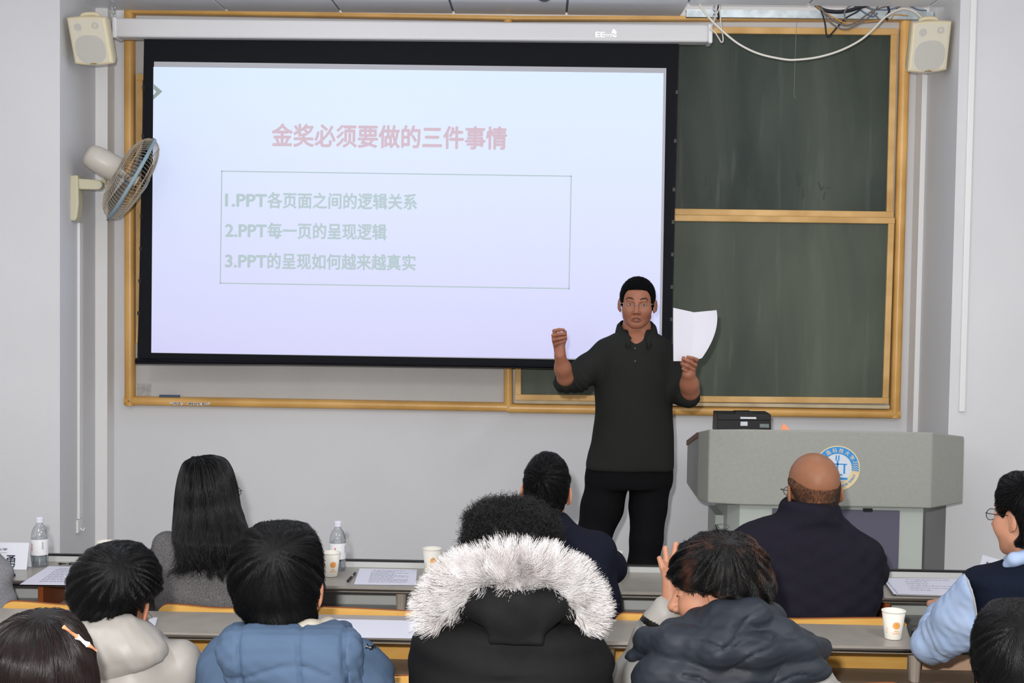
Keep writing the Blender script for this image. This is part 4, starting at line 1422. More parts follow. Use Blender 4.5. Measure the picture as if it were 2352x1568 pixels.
# ------------------------------------------------------------------ head, hand, lower body
def head_fn(face=True, mouth_open=0.0, ears=True):
    """head in its own axes: x to its right, y forward, z up, origin between the ears at eye level (metres)"""
    fs = [ell((0, -0.014, 0.036), (0.0765, 0.097, 0.088)),
          ell((0, 0.030, -0.040), (0.0645, 0.062, 0.082)),
          cone((-0.040, 0.006, -0.062), (0.040, 0.006, -0.062), 0.020, 0.020),
          cone((-0.041, 0.010, -0.068), (-0.012, 0.064, -0.102), 0.017, 0.017),
          cone((0.041, 0.010, -0.068), (0.012, 0.064, -0.102), 0.017, 0.017),
          ell((-0.040, 0.052, -0.030), (0.026, 0.030, 0.030)),
          ell((0.040, 0.052, -0.030), (0.026, 0.030, 0.030))]
    base = union(fs, 0.022)
    det = [cone((-0.036, 0.074, 0.021), (-0.010, 0.082, 0.017), 0.009, 0.009), cone((0.036, 0.074, 0.021), (0.010, 0.082, 0.017), 0.009, 0.009)]
    base2 = union([base] + det, 0.012)
    sock = union([ell((-0.032, 0.098, -0.001), (0.018, 0.019, 0.010)), ell((0.032, 0.098, -0.001), (0.018, 0.019, 0.010))], 0.002)
    base3 = minus(base2, sock, 0.010)
    lids = union([ell((-0.032, 0.0745, -0.001), (0.0155, 0.0115, 0.0105)), ell((0.032, 0.0745, -0.001), (0.0155, 0.0115, 0.0105))], 0.001)
    nose = union([cone((0, 0.086, 0.006), (0, 0.110, -0.036), 0.008, 0.0115), ell((-0.0125, 0.098, -0.041), (0.009, 0.010, 0.008)), ell((0.0125, 0.098, -0.041), (0.009, 0.010, 0.008))], 0.008)
    nost = union([ell((-0.0075, 0.1045, -0.0485), (0.0038, 0.0045, 0.004)), ell((0.0075, 0.1045, -0.0485), (0.0038, 0.0045, 0.004))], 0.0)
    lip = union([chain([(-0.023, 0.083, -0.073), (-0.007, 0.0935, -0.0675), (0.007, 0.0935, -0.0675), (0.023, 0.083, -0.073)], [0.003, 0.004, 0.004, 0.003], 0.003),
                 chain([(-0.021, 0.083, -0.0755 - mouth_open), (0, 0.093, -0.081 - mouth_open), (0.021, 0.083, -0.0755 - mouth_open)], [0.003, 0.0048, 0.003], 0.003)], 0.001)
    slit = ell((0, 0.097, -0.0745 - mouth_open / 2), (0.018, 0.012, 0.0012 + mouth_open * 0.55))
    nasol = union([cone((-0.019, 0.094, -0.048), (-0.031, 0.078, -0.074), 0.002, 0.002), cone((0.019, 0.094, -0.048), (0.031, 0.078, -0.074), 0.002, 0.002)], 0)
    neck = chain([(0, -0.026, -0.050), (0, -0.028, -0.130), (0, -0.015, -0.200)], [0.052, 0.054, 0.060], 0.02)
    ear = []
    for s in (-1, 1):
        Rm = Matrix.Rotation(s * 0.32, 3, 'Z') @ Matrix.Rotation(-0.2, 3, 'X')
        o = ell((s * 0.0845, -0.012, -0.008), (0.0065, 0.0185, 0.0325), Rm)
        lob = ell((s * 0.079, -0.004, -0.036), (0.006, 0.009, 0.010))
        con = ell((s * 0.0915, -0.004, -0.006), (0.0055, 0.0095, 0.018), Rm)
        o = union([o, lob], 0.006)
        ear.append(minus(o, con, 0.003))
    def f(p):
        d = base3(p) if face else base(p)
        if face:
            d = smin(d, lids(p), 0.003)
            d = smin(d, nose(p), 0.009)
            d = smin(d, lip(p), 0.004)
            d = smax(d, -slit(p), 0.0015)
            d = smax(d, -nost(p), 0.002)
            d = smax(d, -nasol(p), 0.004)
        d = smin(d, neck(p), 0.018)
        if ears:
            for e_ in ear:
                d = smin(d, e_(p), 0.005)
        return d
    return f
def rotm(yaw=0.0, pitch=0.0, roll=0.0):
    """yaw turns to the left seen from above, pitch lifts the face, roll tips to the right"""
    return Matrix.Rotation(yaw, 3, 'Z') @ Matrix.Rotation(pitch, 3, 'X') @ Matrix.Rotation(roll, 3, 'Y')
def hand_fn(wrist, fwd, back, thumb, s=1.0, curl=(0.5, 0.5, 0.5, 0.5), spread=0.05, tcurl=0.4):
    """wrist point, fwd along the palm, back out of the back of the hand, thumb towards the thumb side"""
    w, f, b = Vector(wrist), Vector(fwd).normalized(), Vector(back)
    b = (b - f * b.dot(f)).normalized()
    t = f.cross(b)
    if t.dot(Vector(thumb)) < 0: t = -t
    fs = []
    def L(x, y, z): return w + (f * x + t * y + b * z) * s
    palm = [cone(L(0.0, 0, 0), L(0.082, 0.028, 0), 0.020 * s, 0.0135 * s), cone(L(0.0, 0, 0), L(0.085, 0.010, 0.002), 0.020 * s, 0.013 * s),
            cone(L(0.0, 0, 0), L(0.080, -0.010, 0.001), 0.020 * s, 0.0125 * s), cone(L(0.0, -0.006, 0), L(0.072, -0.028, 0), 0.019 * s, 0.011 * s),
            cone(L(-0.02, 0, 0), L(0.02, 0, 0), 0.024 * s, 0.022 * s)]
    base = union(palm, 0.012 * s)
    digits = []
    for i, (y, x0, ls) in enumerate(((0.029, 0.085, (0.042, 0.026, 0.020)), (0.009, 0.089, (0.046, 0.030, 0.021)), (-0.010, 0.085, (0.043, 0.028, 0.020)), (-0.028, 0.075, (0.033, 0.021, 0.018)))):
        c = curl[i]
        p = Vector((x0 - 0.006, y, 0.001))
        a = spread * (1.5 - i)
        ang = 0.0
        pts = [p.copy()]
        for j, l in enumerate(ls):
            ang += c * (0.85, 1.1, 0.7)[j]
            d = Vector((math.cos(ang) * math.cos(a), math.sin(a) * max(0.0, math.cos(ang)), -math.sin(ang)))
            p = p + d * l
            pts.append(p.copy())
        r0 = (0.0092, 0.0095, 0.009, 0.0080)[i]
        digits.append(chain([L(*q) for q in pts], [r0 * s, r0 * 0.94 * s, r0 * 0.86 * s, r0 * 0.74 * s], 0.002 * s))
    th = [Vector((0.018, 0.020, -0.006)), Vector((0.050, 0.048, -0.014))]
    d = Vector((math.cos(tcurl) * 0.8, 0.5 - tcurl * 0.6, -0.25 - tcurl * 0.45)).normalized()
    th.append(th[1] + d * 0.034)
    d2 = (d + Vector((0.1, -0.3 * tcurl - 0.1, -0.3 * tcurl))).normalized()
    th.append(th[2] + d2 * 0.024)
    thumbf = chain([L(*q) for q in th], [0.016 * s, 0.0115 * s, 0.0102 * s, 0.0082 * s], 0.004 * s)
    def g_(p):
        d = base(p)
        d = smin(d, thumbf(p), 0.008 * s)
        for e_ in digits:
            d = smin(d, e_(p), 0.0035 * s)
        return d
    return g_
m_trd = mat('dark_trousers', (34, 34, 40), 0.8, 0.15)
m_shoe = mat('dark_shoes', (24, 23, 24), 0.4, 0.4)
def seated_legs(parent, x, y, m=None, spread=0.11, hipz=0.54):
    m = m or m_trd
    fs = [ell((x, y + 0.03, hipz), (0.175, 0.135, 0.105))]
    for s in (-1, 1):
        fs.append(chain([(x + s * 0.09, y + 0.05, hipz - 0.008), (x + s * (spread + 0.01), y + 0.41, hipz - 0.085), (x + s * spread, y + 0.37, 0.10)], [0.086, 0.064, 0.048], 0.03))
    f = union(fs, 0.04)
    solid('trousers', f, (x - 0.3, y - 0.14, 0.03), (x + 0.3, y + 0.56, 0.68), 0.014, m, parent)
    for s in (-1, 1):
        c = (x + s * spread, y + 0.405, 0.042)
        sh = union([ell(c, (0.046, 0.118, 0.042)), cone((x + s * spread, y + 0.37, 0.05), (x + s * spread, y + 0.37, 0.11), 0.045, 0.043)], 0.03)
        sh = inter(sh, plane((0, 0, 0.0), (0, 0, -1)), 0.004)
        solid('shoe', sh, (c[0] - 0.07, c[1] - 0.16, -0.005), (c[0] + 0.07, c[1] + 0.16, 0.16), 0.009, m_shoe, parent)
# ------------------------------------------------------------------ the people
def skin(name, rgb, d, var=0.05):
    return mat(name, rgb, 0.48, 0.35, var=var, vscale=28, gain=g(d), detail=3)
m_lip = mat('lip_skin', (150, 84, 74), 0.45, 0.35)
m_eyew = mat('eye_white', (196, 186, 178), 0.3, 0.5)
m_iris = mat('eye_dark', (30, 22, 20), 0.15, 0.6)
m_hair = hair_mat('black_hair', (9, 9, 10), 0.8, 0.04)
m_hairs = hair_mat('black_hair_strand', (13, 13, 14), 0.36, 0.3)
m_gl = mat('spectacle_metal', (60, 56, 54), 0.25, 0.5, metal=0.6)
m_lens = clear_mat('spectacle_lens', (0.97, 0.98, 0.98), 0.03, 0.02)

def core_arm(sh, el, wr):
    return chain([sh, el, wr], [0.036, 0.033, 0.025], 0.02)
def glasses(parent, c, R, s, m=None, rim=True, lens=True):
    def L(x, y, z): return Vector(c) + R @ Vector((x * s[0], y * s[1], z * s[2]))
    o = None
    bm = NB()
    for sg in (-1, 1):
        ring = [L(sg * 0.034 + 0.0245 * math.cos(2 * PI * k / 28), 0.1005 - abs(0.0245 * math.cos(2 * PI * k / 28) + 0.006) * 0.12, -0.004 + 0.0165 * math.sin(2 * PI * k / 28)) for k in range(29)]
        if rim: tube(bm, ring, 0.0011, 6)
        tube(bm, smooth_path([L(sg * 0.0585, 0.096, 0.003), L(sg * 0.072, 0.088, 0.004), L(sg * 0.080, 0.045, 0.003), L(sg * 0.0835, 0.0, 0.004), L(sg * 0.083, -0.018, -0.010)], 4), 0.0012, 6)
    tube(bm, smooth_path([L(-0.0105, 0.100, -0.001), L(0, 0.104, 0.002), L(0.0105, 0.100, -0.001)], 4), 0.0011, 6)
    o = obj('glasses', bm, m or m_gl, parent, smooth=True)
    if lens:
        for sg in (-1, 1):
            b2 = NB()
            pts = [L(sg * 0.034 + 0.0242 * math.cos(2 * PI * k / 28), 0.1005 - abs(0.0242 * math.cos(2 * PI * k / 28) + 0.006) * 0.12, -0.004 + 0.0162 * math.sin(2 * PI * k / 28)) for k in range(28)]
            slab(b2, pts, R @ Vector((0, 0.0012, 0)))
            b2.transform(Matrix.Identity(4))
            obj('lens', b2, m_lens, o)
    return o
def cap_hair(t=0.008, side=0.005, line=((-0.13, -0.075), (-0.055, -0.072), (-0.03, -0.035), (-0.012, 0.004), (0.012, -0.012), (0.03, 0.03), (0.05, 0.055), (0.07, 0.070), (0.12, 0.073))):
    ys, zs = [a for a, _ in line], [b for _, b in line]
    e1 = ell((0, -0.014, 0.036), (0.0765 + side, 0.097 + side, 0.088 + t))
    e2 = ell((0, -0.028, -0.02), (0.066 + side * 0.6, 0.070 + side * 0.6, 0.075))
    def f(p):
        d = smin(e1(p), e2(p), 0.02)
        zl = np.interp(p[:, 1], ys, zs).astype(np.float32)
        return smax(d, zl - p[:, 2], 0.006)
    return f

class Person:
    """collects one person: Empty at the feet, skin body, clothes and hair as parts"""
    def __init__(self, label, x, y, z=0.0, group=None):
        self.t = thing('person', label, 'person', (x, y, z), group)
        self.parts = []
    def head(self, c, R, s, face=True, ears=True, mouth=0.0, h=0.0035):
        self.c, self.R, self.s = Vector(c), R, s
        f = moved(head_fn(face, mouth, ears), c, R, s)
        self.hf = f
        m = max(s)
        cc = Vector(c) + R @ Vector((0, -0.01, -0.05))
        lo = np.array(c) - np.array((0.135, 0.135, 0.25)) * m
        hi = np.array(c) + np.array((0.135, 0.135, 0.14)) * m
        self.parts.append(extract(f, lo, hi, h))
    def L(self, x, y, z):
        return self.c + self.R @ Vector((x * self.s[0], y * self.s[1], z * self.s[2]))
    def arm(self, f, pts, pad=0.06, h=0.005):
        lo, hi = bounds(pts, pad)
        self.parts.append(extract(f, lo, hi, h))
    def body(self, m, pick=None):
        self.b = np_mesh('body', self.parts, m, self.t, pick)
        return self.b
    def wear(self, name, f, lo, hi, h, m, pick=None, parent=None):
        vf = extract(f, lo, hi, h)
        o = np_mesh(name, [vf], m, parent or self.t, pick)
        o.vf = None if False else None
        self.last = vf
        return o
Person.__slots__ = ()
def wear(p, name, f, lo, hi, h, m, pick=None, parent=None):
    vf = extract(f, lo, hi, h)
    o = np_mesh(name, [vf], m, parent or p.t, pick)
    return o, vf[0]

# ---- generic seated figure seen from behind: arms go to the desk in front
def seated(label, x, y, c, R, s, torso, jm, sk, zs, half, h=0.009, sleeve=0.058, desk_y=None, folds=(0.0025, 30), face=True, ears=True, arms=True, extra=None, jname='jacket', legm=None, wrists=None, elbows=None, handcurl=(0.45,) * 4, legs=True, hh=0.0035, sleeves=True, hz=0.83, eo=0.02, spread=0.11, hands=(None, None)):
    p = Person(label, x, y, 0.0)
    p.head(c, R, s, face, ears, h=hh)
    ra = []
    desk_y = desk_y or y + 0.32
    core = [chain([(x, y + 0.02, 0.56), (x, y + 0.01, 0.8), (x, y + 0.015, zs - 0.10)], [0.09, 0.09, 0.075], 0.03), cone((x - half * 0.7, y, zs - 0.10), (x + half * 0.7, y, zs - 0.10), 0.045, 0.045)]
    pts = [(x - 0.25, y - 0.12, 0.5), (x + 0.25, y + 0.12, zs + 0.05)]
    sl = [torso]
    for k, sg in enumerate((-1, 1)):
        sh = Vector((x + sg * (half - sleeve * 0.42), y, zs - 0.055 - sleeve * 0.9))
        el = Vector(elbows[k]) if elbows else Vector((x + sg * (half + eo), y + 0.10, max(hz + 0.02, zs - 0.30)))
        wr = Vector(wrists[k]) if wrists else Vector((x + sg * 0.12, desk_y, hz))
        core.append(core_arm(sh, el, wr))
        pts += [el, wr]
        if sleeves:
            sl.append(chain([sh, el, el.lerp(wr, 0.9)], [sleeve, sleeve * 0.88, sleeve * 0.66], 0.03))
        fw = (wr - el).normalized()
        if hands[k]:
            p.arm(hands[k][0], hands[k][1], 0.03, 0.0028)
            continue
        hf = hand_fn(wr, fw, (0, 0, 1), (-sg, 0, 0), 0.95, handcurl, 0.06, 0.3)
        p.arm(hf, [wr - fw * 0.03, wr + fw * 0.2 + Vector((0.05, 0, 0.03)), wr + fw * 0.1 - Vector((0.05, 0.0, 0.06))], 0.045, 0.0045)
        ra.append((sh, el, wr))
    lo, hi = bounds(pts, 0.06)
    p.parts.append(extract(union(core, 0.03), lo, hi, 0.016))
    p.body(sk)
    f = union(sl, 0.03)
    if folds: f = add(f, ripple(folds[0], folds[1], int(abs(x * 100)) % 97, (1, 1, 1.6)))
    if extra: f = extra(f)
    lo, hi = bounds(pts + [(x - half - 0.09, y - 0.2, 0.50), (x + half + 0.09, y + 0.2, zs + 0.14)], 0.03)
    lo[2] = max(lo[2], 0.462)
    o, v = wear(p, jname, f, lo, hi, h, jm)
    p.jf, p.jv, p.jo = f, v, o
    if legs: seated_legs(p.t, x, y, legm, spread)
    return p

# ================================================================== the lecturer
LY = 6.2
L0 = P(1446, 1500, LY)
lc = Person('lecturing man in dark polo and black trousers, one hand raised, papers in the other', L0.x, LY, 0.14)
LCc, LR, LS = P(1464, 697, LY), rotm(PI - 0.10, -0.03, -0.02), (0.955, 0.93, 0.885)
lc.head(LCc, LR, LS, True, True, mouth=0.0035, h=0.0024)
m_lskin = skin('lecturer_skin', (142, 92, 71), LY)
e6 = px(LY)
# chest showing in the open collar, core of trunk
chest = sil([(735, 1437, 1494, 0.052, 0.012), (757, 1436, 1493, 0.055, 0.010), (772, 1424, 1504, 0.075, -0.002), (790, 1392, 1528, 0.100, 0.0), (800, 1388, 1530, 0.098), (850, 1380, 1535, 0.095), (1000, 1375, 1530, 0.10), (1080, 1365, 1528, 0.10)], LY)
lo, hi = bounds([P(1340, 735, LY), P(1560, 1100, LY)], 0.0)
lc.parts.append(extract(chest, (lo[0], LY - 0.17, lo[2]), (hi[0], LY + 0.17, hi[2]), 0.009))
# arms and hands
elL, wrL = P(1298, 868, 6.04), P(1286, 817, 5.97)
elR, wrR = P(1585, 898, 6.03), P(1581, 860, 5.96)
faL = union([chain([P(1397, 818, LY), P(1338, 862, 6.15), elL + Vector((0, 0.03, -0.012))], [0.045, 0.040, 0.034], 0.02), chain([elL, elL.lerp(wrL, 0.45), wrL], [0.0375, 0.034, 0.0225], 0.02)], 0.012)
faR = union([chain([P(1524, 820, LY), P(1552, 866, 6.17), elR + Vector((0, 0.05, -0.01))], [0.045, 0.036, 0.034], 0.02), chain([elR, elR.lerp(wrR, 0.45), wrR], [0.042, 0.038, 0.0265], 0.02)], 0.012)
def fing(pxs, d, r):
    pts = [P(u, v, d + (k if isinstance(k, float) else 0)) for u, v, k in pxs]
    return chain(pts, [r * (1 - 0.10 * i) for i in range(len(pts))], 0.002)
# raised hand: fingers folded to a pinch, tips towards the right of the picture
hd = 5.97
palmL = union([cone(P(1286, 815, hd + .02), P(1277, 776, hd + 0.015), 0.021, 0.019), cone(P(1286, 815, hd + .02), P(1286, 770, hd + 0.03), 0.020, 0.015), cone(P(1288, 806, hd + .01), P(1290, 788, hd + 0.005), 0.019, 0.014)], 0.012)
FL = [fing(((1275, 767, 0.01), (1273, 760, -0.012), (1285, 757, -0.026), (1294.5, 757.5, -0.02)), hd, 0.0095),
      fing(((1273, 776, 0.008), (1271, 770, -0.018), (1285, 767, -0.033), (1297.5, 766.5, -0.024)), hd, 0.0098),
      fing(((1273, 785, 0.006), (1272, 780, -0.018), (1286, 777.5, -0.034), (1299, 774.5, -0.022)), hd, 0.0094),
      fing(((1276, 794, 0.004), (1277, 789.5, -0.014), (1287, 786.5, -0.028), (1297.5, 782.5, -0.018)), hd, 0.0083)]
thL = chain([P(1290, 796, hd + 0.018), P(1297, 778, hd + 0.018), P(1297.5, 762, hd + 0.006)], [0.012, 0.0102, 0.0082], 0.004)
def hand_join(palm, fs, th, arm):
    def f(p):
        d = smin(palm(p), arm(p), 0.014)
        d = smin(d, th(p), 0.006)
        for q in fs: d = smin(d, q(p), 0.0025)
        return d
    return f
hL = hand_join(palmL, FL, thL, faL)
lc.parts.append(extract(hL, np.array(P(1258, 905, 5.9)) - (0, 0, 0), np.array(P(1420, 742, 6.28)), 0.0026))
# hand holding the papers: fingers close over the sheet from the right
palmR = union([cone(P(1582, 857, hd + .01), P(1586, 832, hd + 0.02), 0.022, 0.018), cone(P(1580, 857, hd + .01), P(1577, 838, hd + 0.02), 0.020, 0.015), cone(P(1588, 852, hd + .0), P(1594, 836, hd + 0.012), 0.017, 0.013)], 0.012)
FRr = [fing(((1596, 832, 0.012), (1600, 826, -0.012), (1590, 822, -0.030), (1579.5, 819.5, -0.034)), hd, 0.0095),
       fing(((1595, 840, 0.008), (1597, 838, -0.018), (1582, 829.5, -0.036), (1569.5, 823.5, -0.036)), hd, 0.0098),
       fing(((1592, 848, 0.006), (1592, 848, -0.020), (1579, 840, -0.036), (1567.5, 835, -0.032)), hd, 0.0094),
       fing(((1588, 855, 0.004), (1587, 857, -0.014), (1577, 851, -0.030), (1568, 846.5, -0.026)), hd, 0.0084)]
thR = chain([P(1576, 848, hd + 0.012), P(1568, 834, hd + 0.014), P(1570, 822, hd + 0.002)], [0.013, 0.0105, 0.0085], 0.004)
hR = hand_join(palmR, FRr, thR, faR)
lc.parts.append(extract(hR, np.array(P(1490, 945, 5.9)), np.array(P(1622, 790, 6.28)), 0.0026))
# hips and legs under the trousers
legs_f = union([chain([P(1392, 1100, LY), P(1352, 1272, LY - 0.03), P(1340, 1492, LY)], [0.078, 0.05, 0.038], 0.02), chain([P(1488, 1100, LY), P(1484, 1275, LY - 0.03), P(1482, 1492, LY)], [0.078, 0.05, 0.038], 0.02), ell(P(1445, 1080, LY), (0.14, 0.085, 0.06))], 0.01)
lo, hi = bounds([P(1280, 1500, LY), P(1560, 1040, LY)], 0.0)
lc.parts.append(extract(legs_f, (lo[0], LY - 0.14, lo[2]), (hi[0], LY + 0.14, hi[2]), 0.014))
lipc = np.array(lc.L(0, 0.093, -0.0765))
Ri = np.array(LR)
def lpick(c):
    q = ((c - np.array(LCc)) @ Ri) / np.array(LS)
    m_ = ((q[:, 0] / 0.0235) ** 2 + ((q[:, 2] + 0.0765) / 0.0125) ** 2 < 1) & (q[:, 1] > 0.078)
    return m_.astype(np.int32)
lc.parts.append(extract(chain([lc.L(0, -0.02, -0.06), lc.L(0, -0.02, -0.13), lc.L(0, -0.03, -0.2)], [0.052, 0.062, 0.068], 0.02), np.array(lc.c) - (0.12, 0.12, 0.28), np.array(lc.c) + (0.12, 0.14, 0.02), 0.004))
lc.body([m_lskin, mat('lecturer_lips', (128, 76, 64), 0.5, 0.3)], lpick)
for sg in (-1, 1):
    f = moved(ell((sg * 0.032, 0.0772, -0.0018), (0.0125, 0.0098, 0.0040)), LCc, LR, LS)
    ev = solid('eye', f, np.array(lc.L(sg * .032, .08, 0)) - 0.02, np.array(lc.L(sg * .032, .08, 0)) + 0.02, 0.0014, m_eyew, lc.t)
    f = moved(ell((sg * 0.032 - 0.001, 0.0796, -0.0014), (0.0056, 0.0084, 0.0042)), LCc, LR, LS)
    solid('iris', f, np.array(lc.L(sg * .032, .08, 0)) - 0.02, np.array(lc.L(sg * .032, .08, 0)) + 0.02, 0.0012, m_iris, ev)
    f = moved(chain([(sg * 0.050, 0.067, 0.024), (sg * 0.038, 0.0785, 0.0315), (sg * 0.026, 0.0845, 0.0300), (sg * 0.014, 0.0875, 0.0225)], [0.0022, 0.0040, 0.0040, 0.0026], 0.002), LCc, LR, LS)
    solid('eyebrow', f, np.array(lc.L(sg * .032, .075, .02)) - 0.035, np.array(lc.L(sg * .032, .075, .02)) + 0.035, 0.0018, mat('eyebrow_hair', (66, 50, 44), 0.8, 0.1), lc.t)
    f = moved(chain([(sg * 0.045, 0.079, -0.0015), (sg * 0.034, 0.0875, 0.0032), (sg * 0.021, 0.0855, 0.0005)], [0.0010, 0.0014, 0.0010], 0.001), LCc, LR, LS)
    solid('eyelashes', f, np.array(lc.L(sg * .032, .08, 0)) - 0.02, np.array(lc.L(sg * .032, .08, 0)) + 0.02, 0.0012, m_iris, ev)
f = moved(ell((0, 0.088, -0.0765), (0.0105, 0.004, 0.0022)), LCc, LR, LS)
solid('teeth', f, np.array(lc.L(0, .088, -.077)) - 0.02, np.array(lc.L(0, .088, -.077)) + 0.02, 0.0012, mat('teeth', (178, 160, 150), 0.4), lc.t)
glasses(lc.t, LCc, LR, LS, mat('bright_spectacle_metal', (176, 172, 166), 0.22, 0.6, metal=0.7), rim=False)
hf = moved(cap_hair(0.012, 0.0065, line=((-0.13, -0.075), (-0.055, -0.072), (-0.03, -0.035), (-0.012, 0.0), (0.012, -0.022), (0.03, -0.004), (0.045, 0.035), (0.058, 0.066), (0.075, 0.073), (0.12, 0.074))), LCc, LR, LS)
hf = add(hf, ripple(0.0012, 260, 3))
ho, hv = wear(lc, 'hair', hf, np.array(LCc) - (0.11, 0.13, 0.10), np.array(LCc) + (0.11, 0.13, 0.15), 0.003, m_hair)
strands('hair_strands', hf, hv, 4200, lambda p: grad(hf, p)[0] + np.array([0, 0.5, 0.1], dtype=np.float32), 0.0045, 3, m_hairs, ho, rad=0.0008, lift=0.0, hug=0.0, wild=0.4, seed=1)
# shirt
m_polo = mat('dark_green_black_polo', (33, 34, 32), 0.85, 0.12, var=0.07, vscale=420, bump=0.12, bscale=300, gain=g(LY), lo=0.4, hi=0.6)
shirt = sil([(752, 1440, 1490, 0.05, 0.02), (760, 1424, 1502, 0.072, 0.012), (770, 1404, 1520, 0.090, 0.008), (784, 1378, 1538, 0.105), (800, 1367, 1547, 0.115), (850, 1363, 1549, 0.128), (905, 1366, 1547, 0.132), (960, 1366, 1546, 0.136), (1010, 1358, 1547, 0.138), (1050, 1348, 1548, 0.136), (1070, 1345, 1548, 0.134), (1077, 1345, 1547.5, 0.131)], LY, 2.3)
slL = union([chain([P(1397, 814, LY), P(1350, 848, 6.16), P(1322, 866, 6.13)], [0.062, 0.066, 0.062], 0.02), chain([P(1328, 870, 6.12), P(1299, 877, 6.07)], [0.058, 0.050], 0.02)], 0.02)
slR = union([chain([P(1525, 818, LY), P(1548, 864, 6.17), P(1566, 900, 6.13)], [0.060, 0.052, 0.052], 0.02), chain([P(1568, 905, 6.11), P(1581, 908, 6.06)], [0.052, 0.0535], 0.02)], 0.02)
cutL = chain([elL + Vector((-0.004, -0.03, 0.0)), wrL + Vector((0, -0.02, 0.02)), wrL + (wrL - elL) * 2], [0.041, 0.036, 0.036], 0.01)
cutR = chain([elR + Vector((0.002, -0.035, 0.0)), wrR + Vector((0, -0.02, 0.02)), wrR + (wrR - elR) * 2], [0.045, 0.036, 0.036], 0.01)
sleeves = minus(minus(union([slL, slR], 0.0), cutL, 0.006), cutR, 0.006)
wedge = union([chain([P(1463, 742, LY - 0.055), P(1462, 768, LY - 0.088), P(1460, 791, LY - 0.122)], [0.060, 0.036, 0.008], 0.01)], 0)
pf = add(union([shirt, sleeves], 0.025), ripple(0.0024, 30, 5, (1.2, 1.0, 0.45)))
def armfold(p):
    """crumples where the pushed-up sleeves bunch"""
    w = np.exp(-((p[:, 2] - P(1300, 885, 6.1).z) / 0.05) ** 2)
    return (0.004 * np.sin(p[:, 0] * 190 + p[:, 2] * 120) * w * (np.abs(p[:, 0] - P(1455, 900, LY).x) > 0.19)).astype(np.float32)
pf = minus(add(pf, armfold), wedge, 0.004)
lo, hi = bounds([P(1262, 1085, LY), P(1615, 742, LY)], 0.0)
po, pv = wear(lc, 'polo_shirt', pf, (lo[0], 5.96, lo[2]), (hi[0], 6.40, hi[2]), 0.0048, m_polo)
# collar: a folded band round the neck, open at the front
ncx, nz = P(1463, 750, LY).x, P(1463, 748, LY).z
bm = NB()
rows = []
for k in range(41):
    a = -2.72 + 5.44 * k / 40                  # 0 at the nape
    fr_ = max(0.0, (abs(a) - 1.1) / 1.62)
    zt_ = nz + 0.018 - 0.068 * fr_ ** 1.5
    r1, r2 = 0.063 + 0.006 * fr_, 0.084 + 0.012 * fr_
    row = []
    for t, zz in ((r1, zt_ - 0.006), (r1 + 0.004, zt_ + 0.002), ((r1 + r2) / 2 + 0.006, zt_ - 0.010 - 0.012 * fr_), (r2, zt_ - 0.034 - 0.014 * fr_)):
        row.append(bm.verts.new((ncx + t * 1.06 * math.sin(a), LY + 0.028 + t * (1.0 + 0.78 * fr_) * math.cos(a), zz)))
    rows.append(row)
for a, b in zip(rows, rows[1:]):
    for j in range(3):
        bm.faces.new((a[j], a[j + 1], b[j + 1], b[j]))
co = obj('collar', bm, m_polo, po, smooth=True)
so = co.modifiers.new('thickness', 'SOLIDIFY'); so.thickness = 0.004; so.offset = 0
bm = NB()
for v, r in ((800, 0.005), (829, 0.005)):
    c = P(1459, v, LY - 0.135)
    hit = c
    lathe(bm, [(0.0045, 0), (0.0045, 0.003)], (c.x, LY - 0.134 + (0.012 if v < 815 else 0.004), c.z), 14, (0, -1, 0))
obj('shirt_button', bm, m_dark, po)
# trousers
m_blk = mat('black_trousers', (15, 15, 17), 0.85, 0.1, gain=0.9)
tr = union([chain([P(1396, 1100, LY), P(1383, 1165, LY), P(1364, 1232, LY - 0.02), P(1350, 1300, LY - 0.02), P(1342, 1400, LY), P(1338, 1490, LY)], [0.096, 0.094, 0.076, 0.070, 0.062, 0.058], 0.02),
            chain([P(1494, 1100, LY), P(1488, 1165, LY), P(1484, 1240, LY - 0.02), P(1478, 1300, LY - 0.02), P(1478, 1400, LY), P(1480, 1490, LY)], [0.094, 0.083, 0.071, 0.070, 0.062, 0.058], 0.02),
            sil([(1058, 1352, 1542, 0.115), (1080, 1345, 1545, 0.12), (1105, 1342, 1544, 0.12), (1120, 1346, 1540, 0.115)], LY)], 0.010)
tr = add(tr, ripple(0.0025, 30, 9, (1, 1, 0.35)))
lo, hi = bounds([P(1285, 1512, LY), P(1585, 1050, LY)], 0.0)
wear(lc, 'trousers', tr, (lo[0], LY - 0.19, lo[2]), (hi[0], LY + 0.19, hi[2]), 0.008, m_blk)
for u in (1336, 1482):
    c = P(u, 1512, LY - 0.06)
    f = inter(union([ell((c.x, LY - 0.07, 0.185), (0.048, 0.135, 0.048)), cone((c.x, LY, 0.18), (c.x, LY, 0.26), 0.05, 0.045)], 0.03), plane((0, 0, 0.14), (0, 0, -1)), 0.003)
    solid('shoe', f, (c.x - 0.07, LY - 0.23, 0.13), (c.x + 0.07, LY + 0.09, 0.32), 0.008, m_shoe, lc.t)
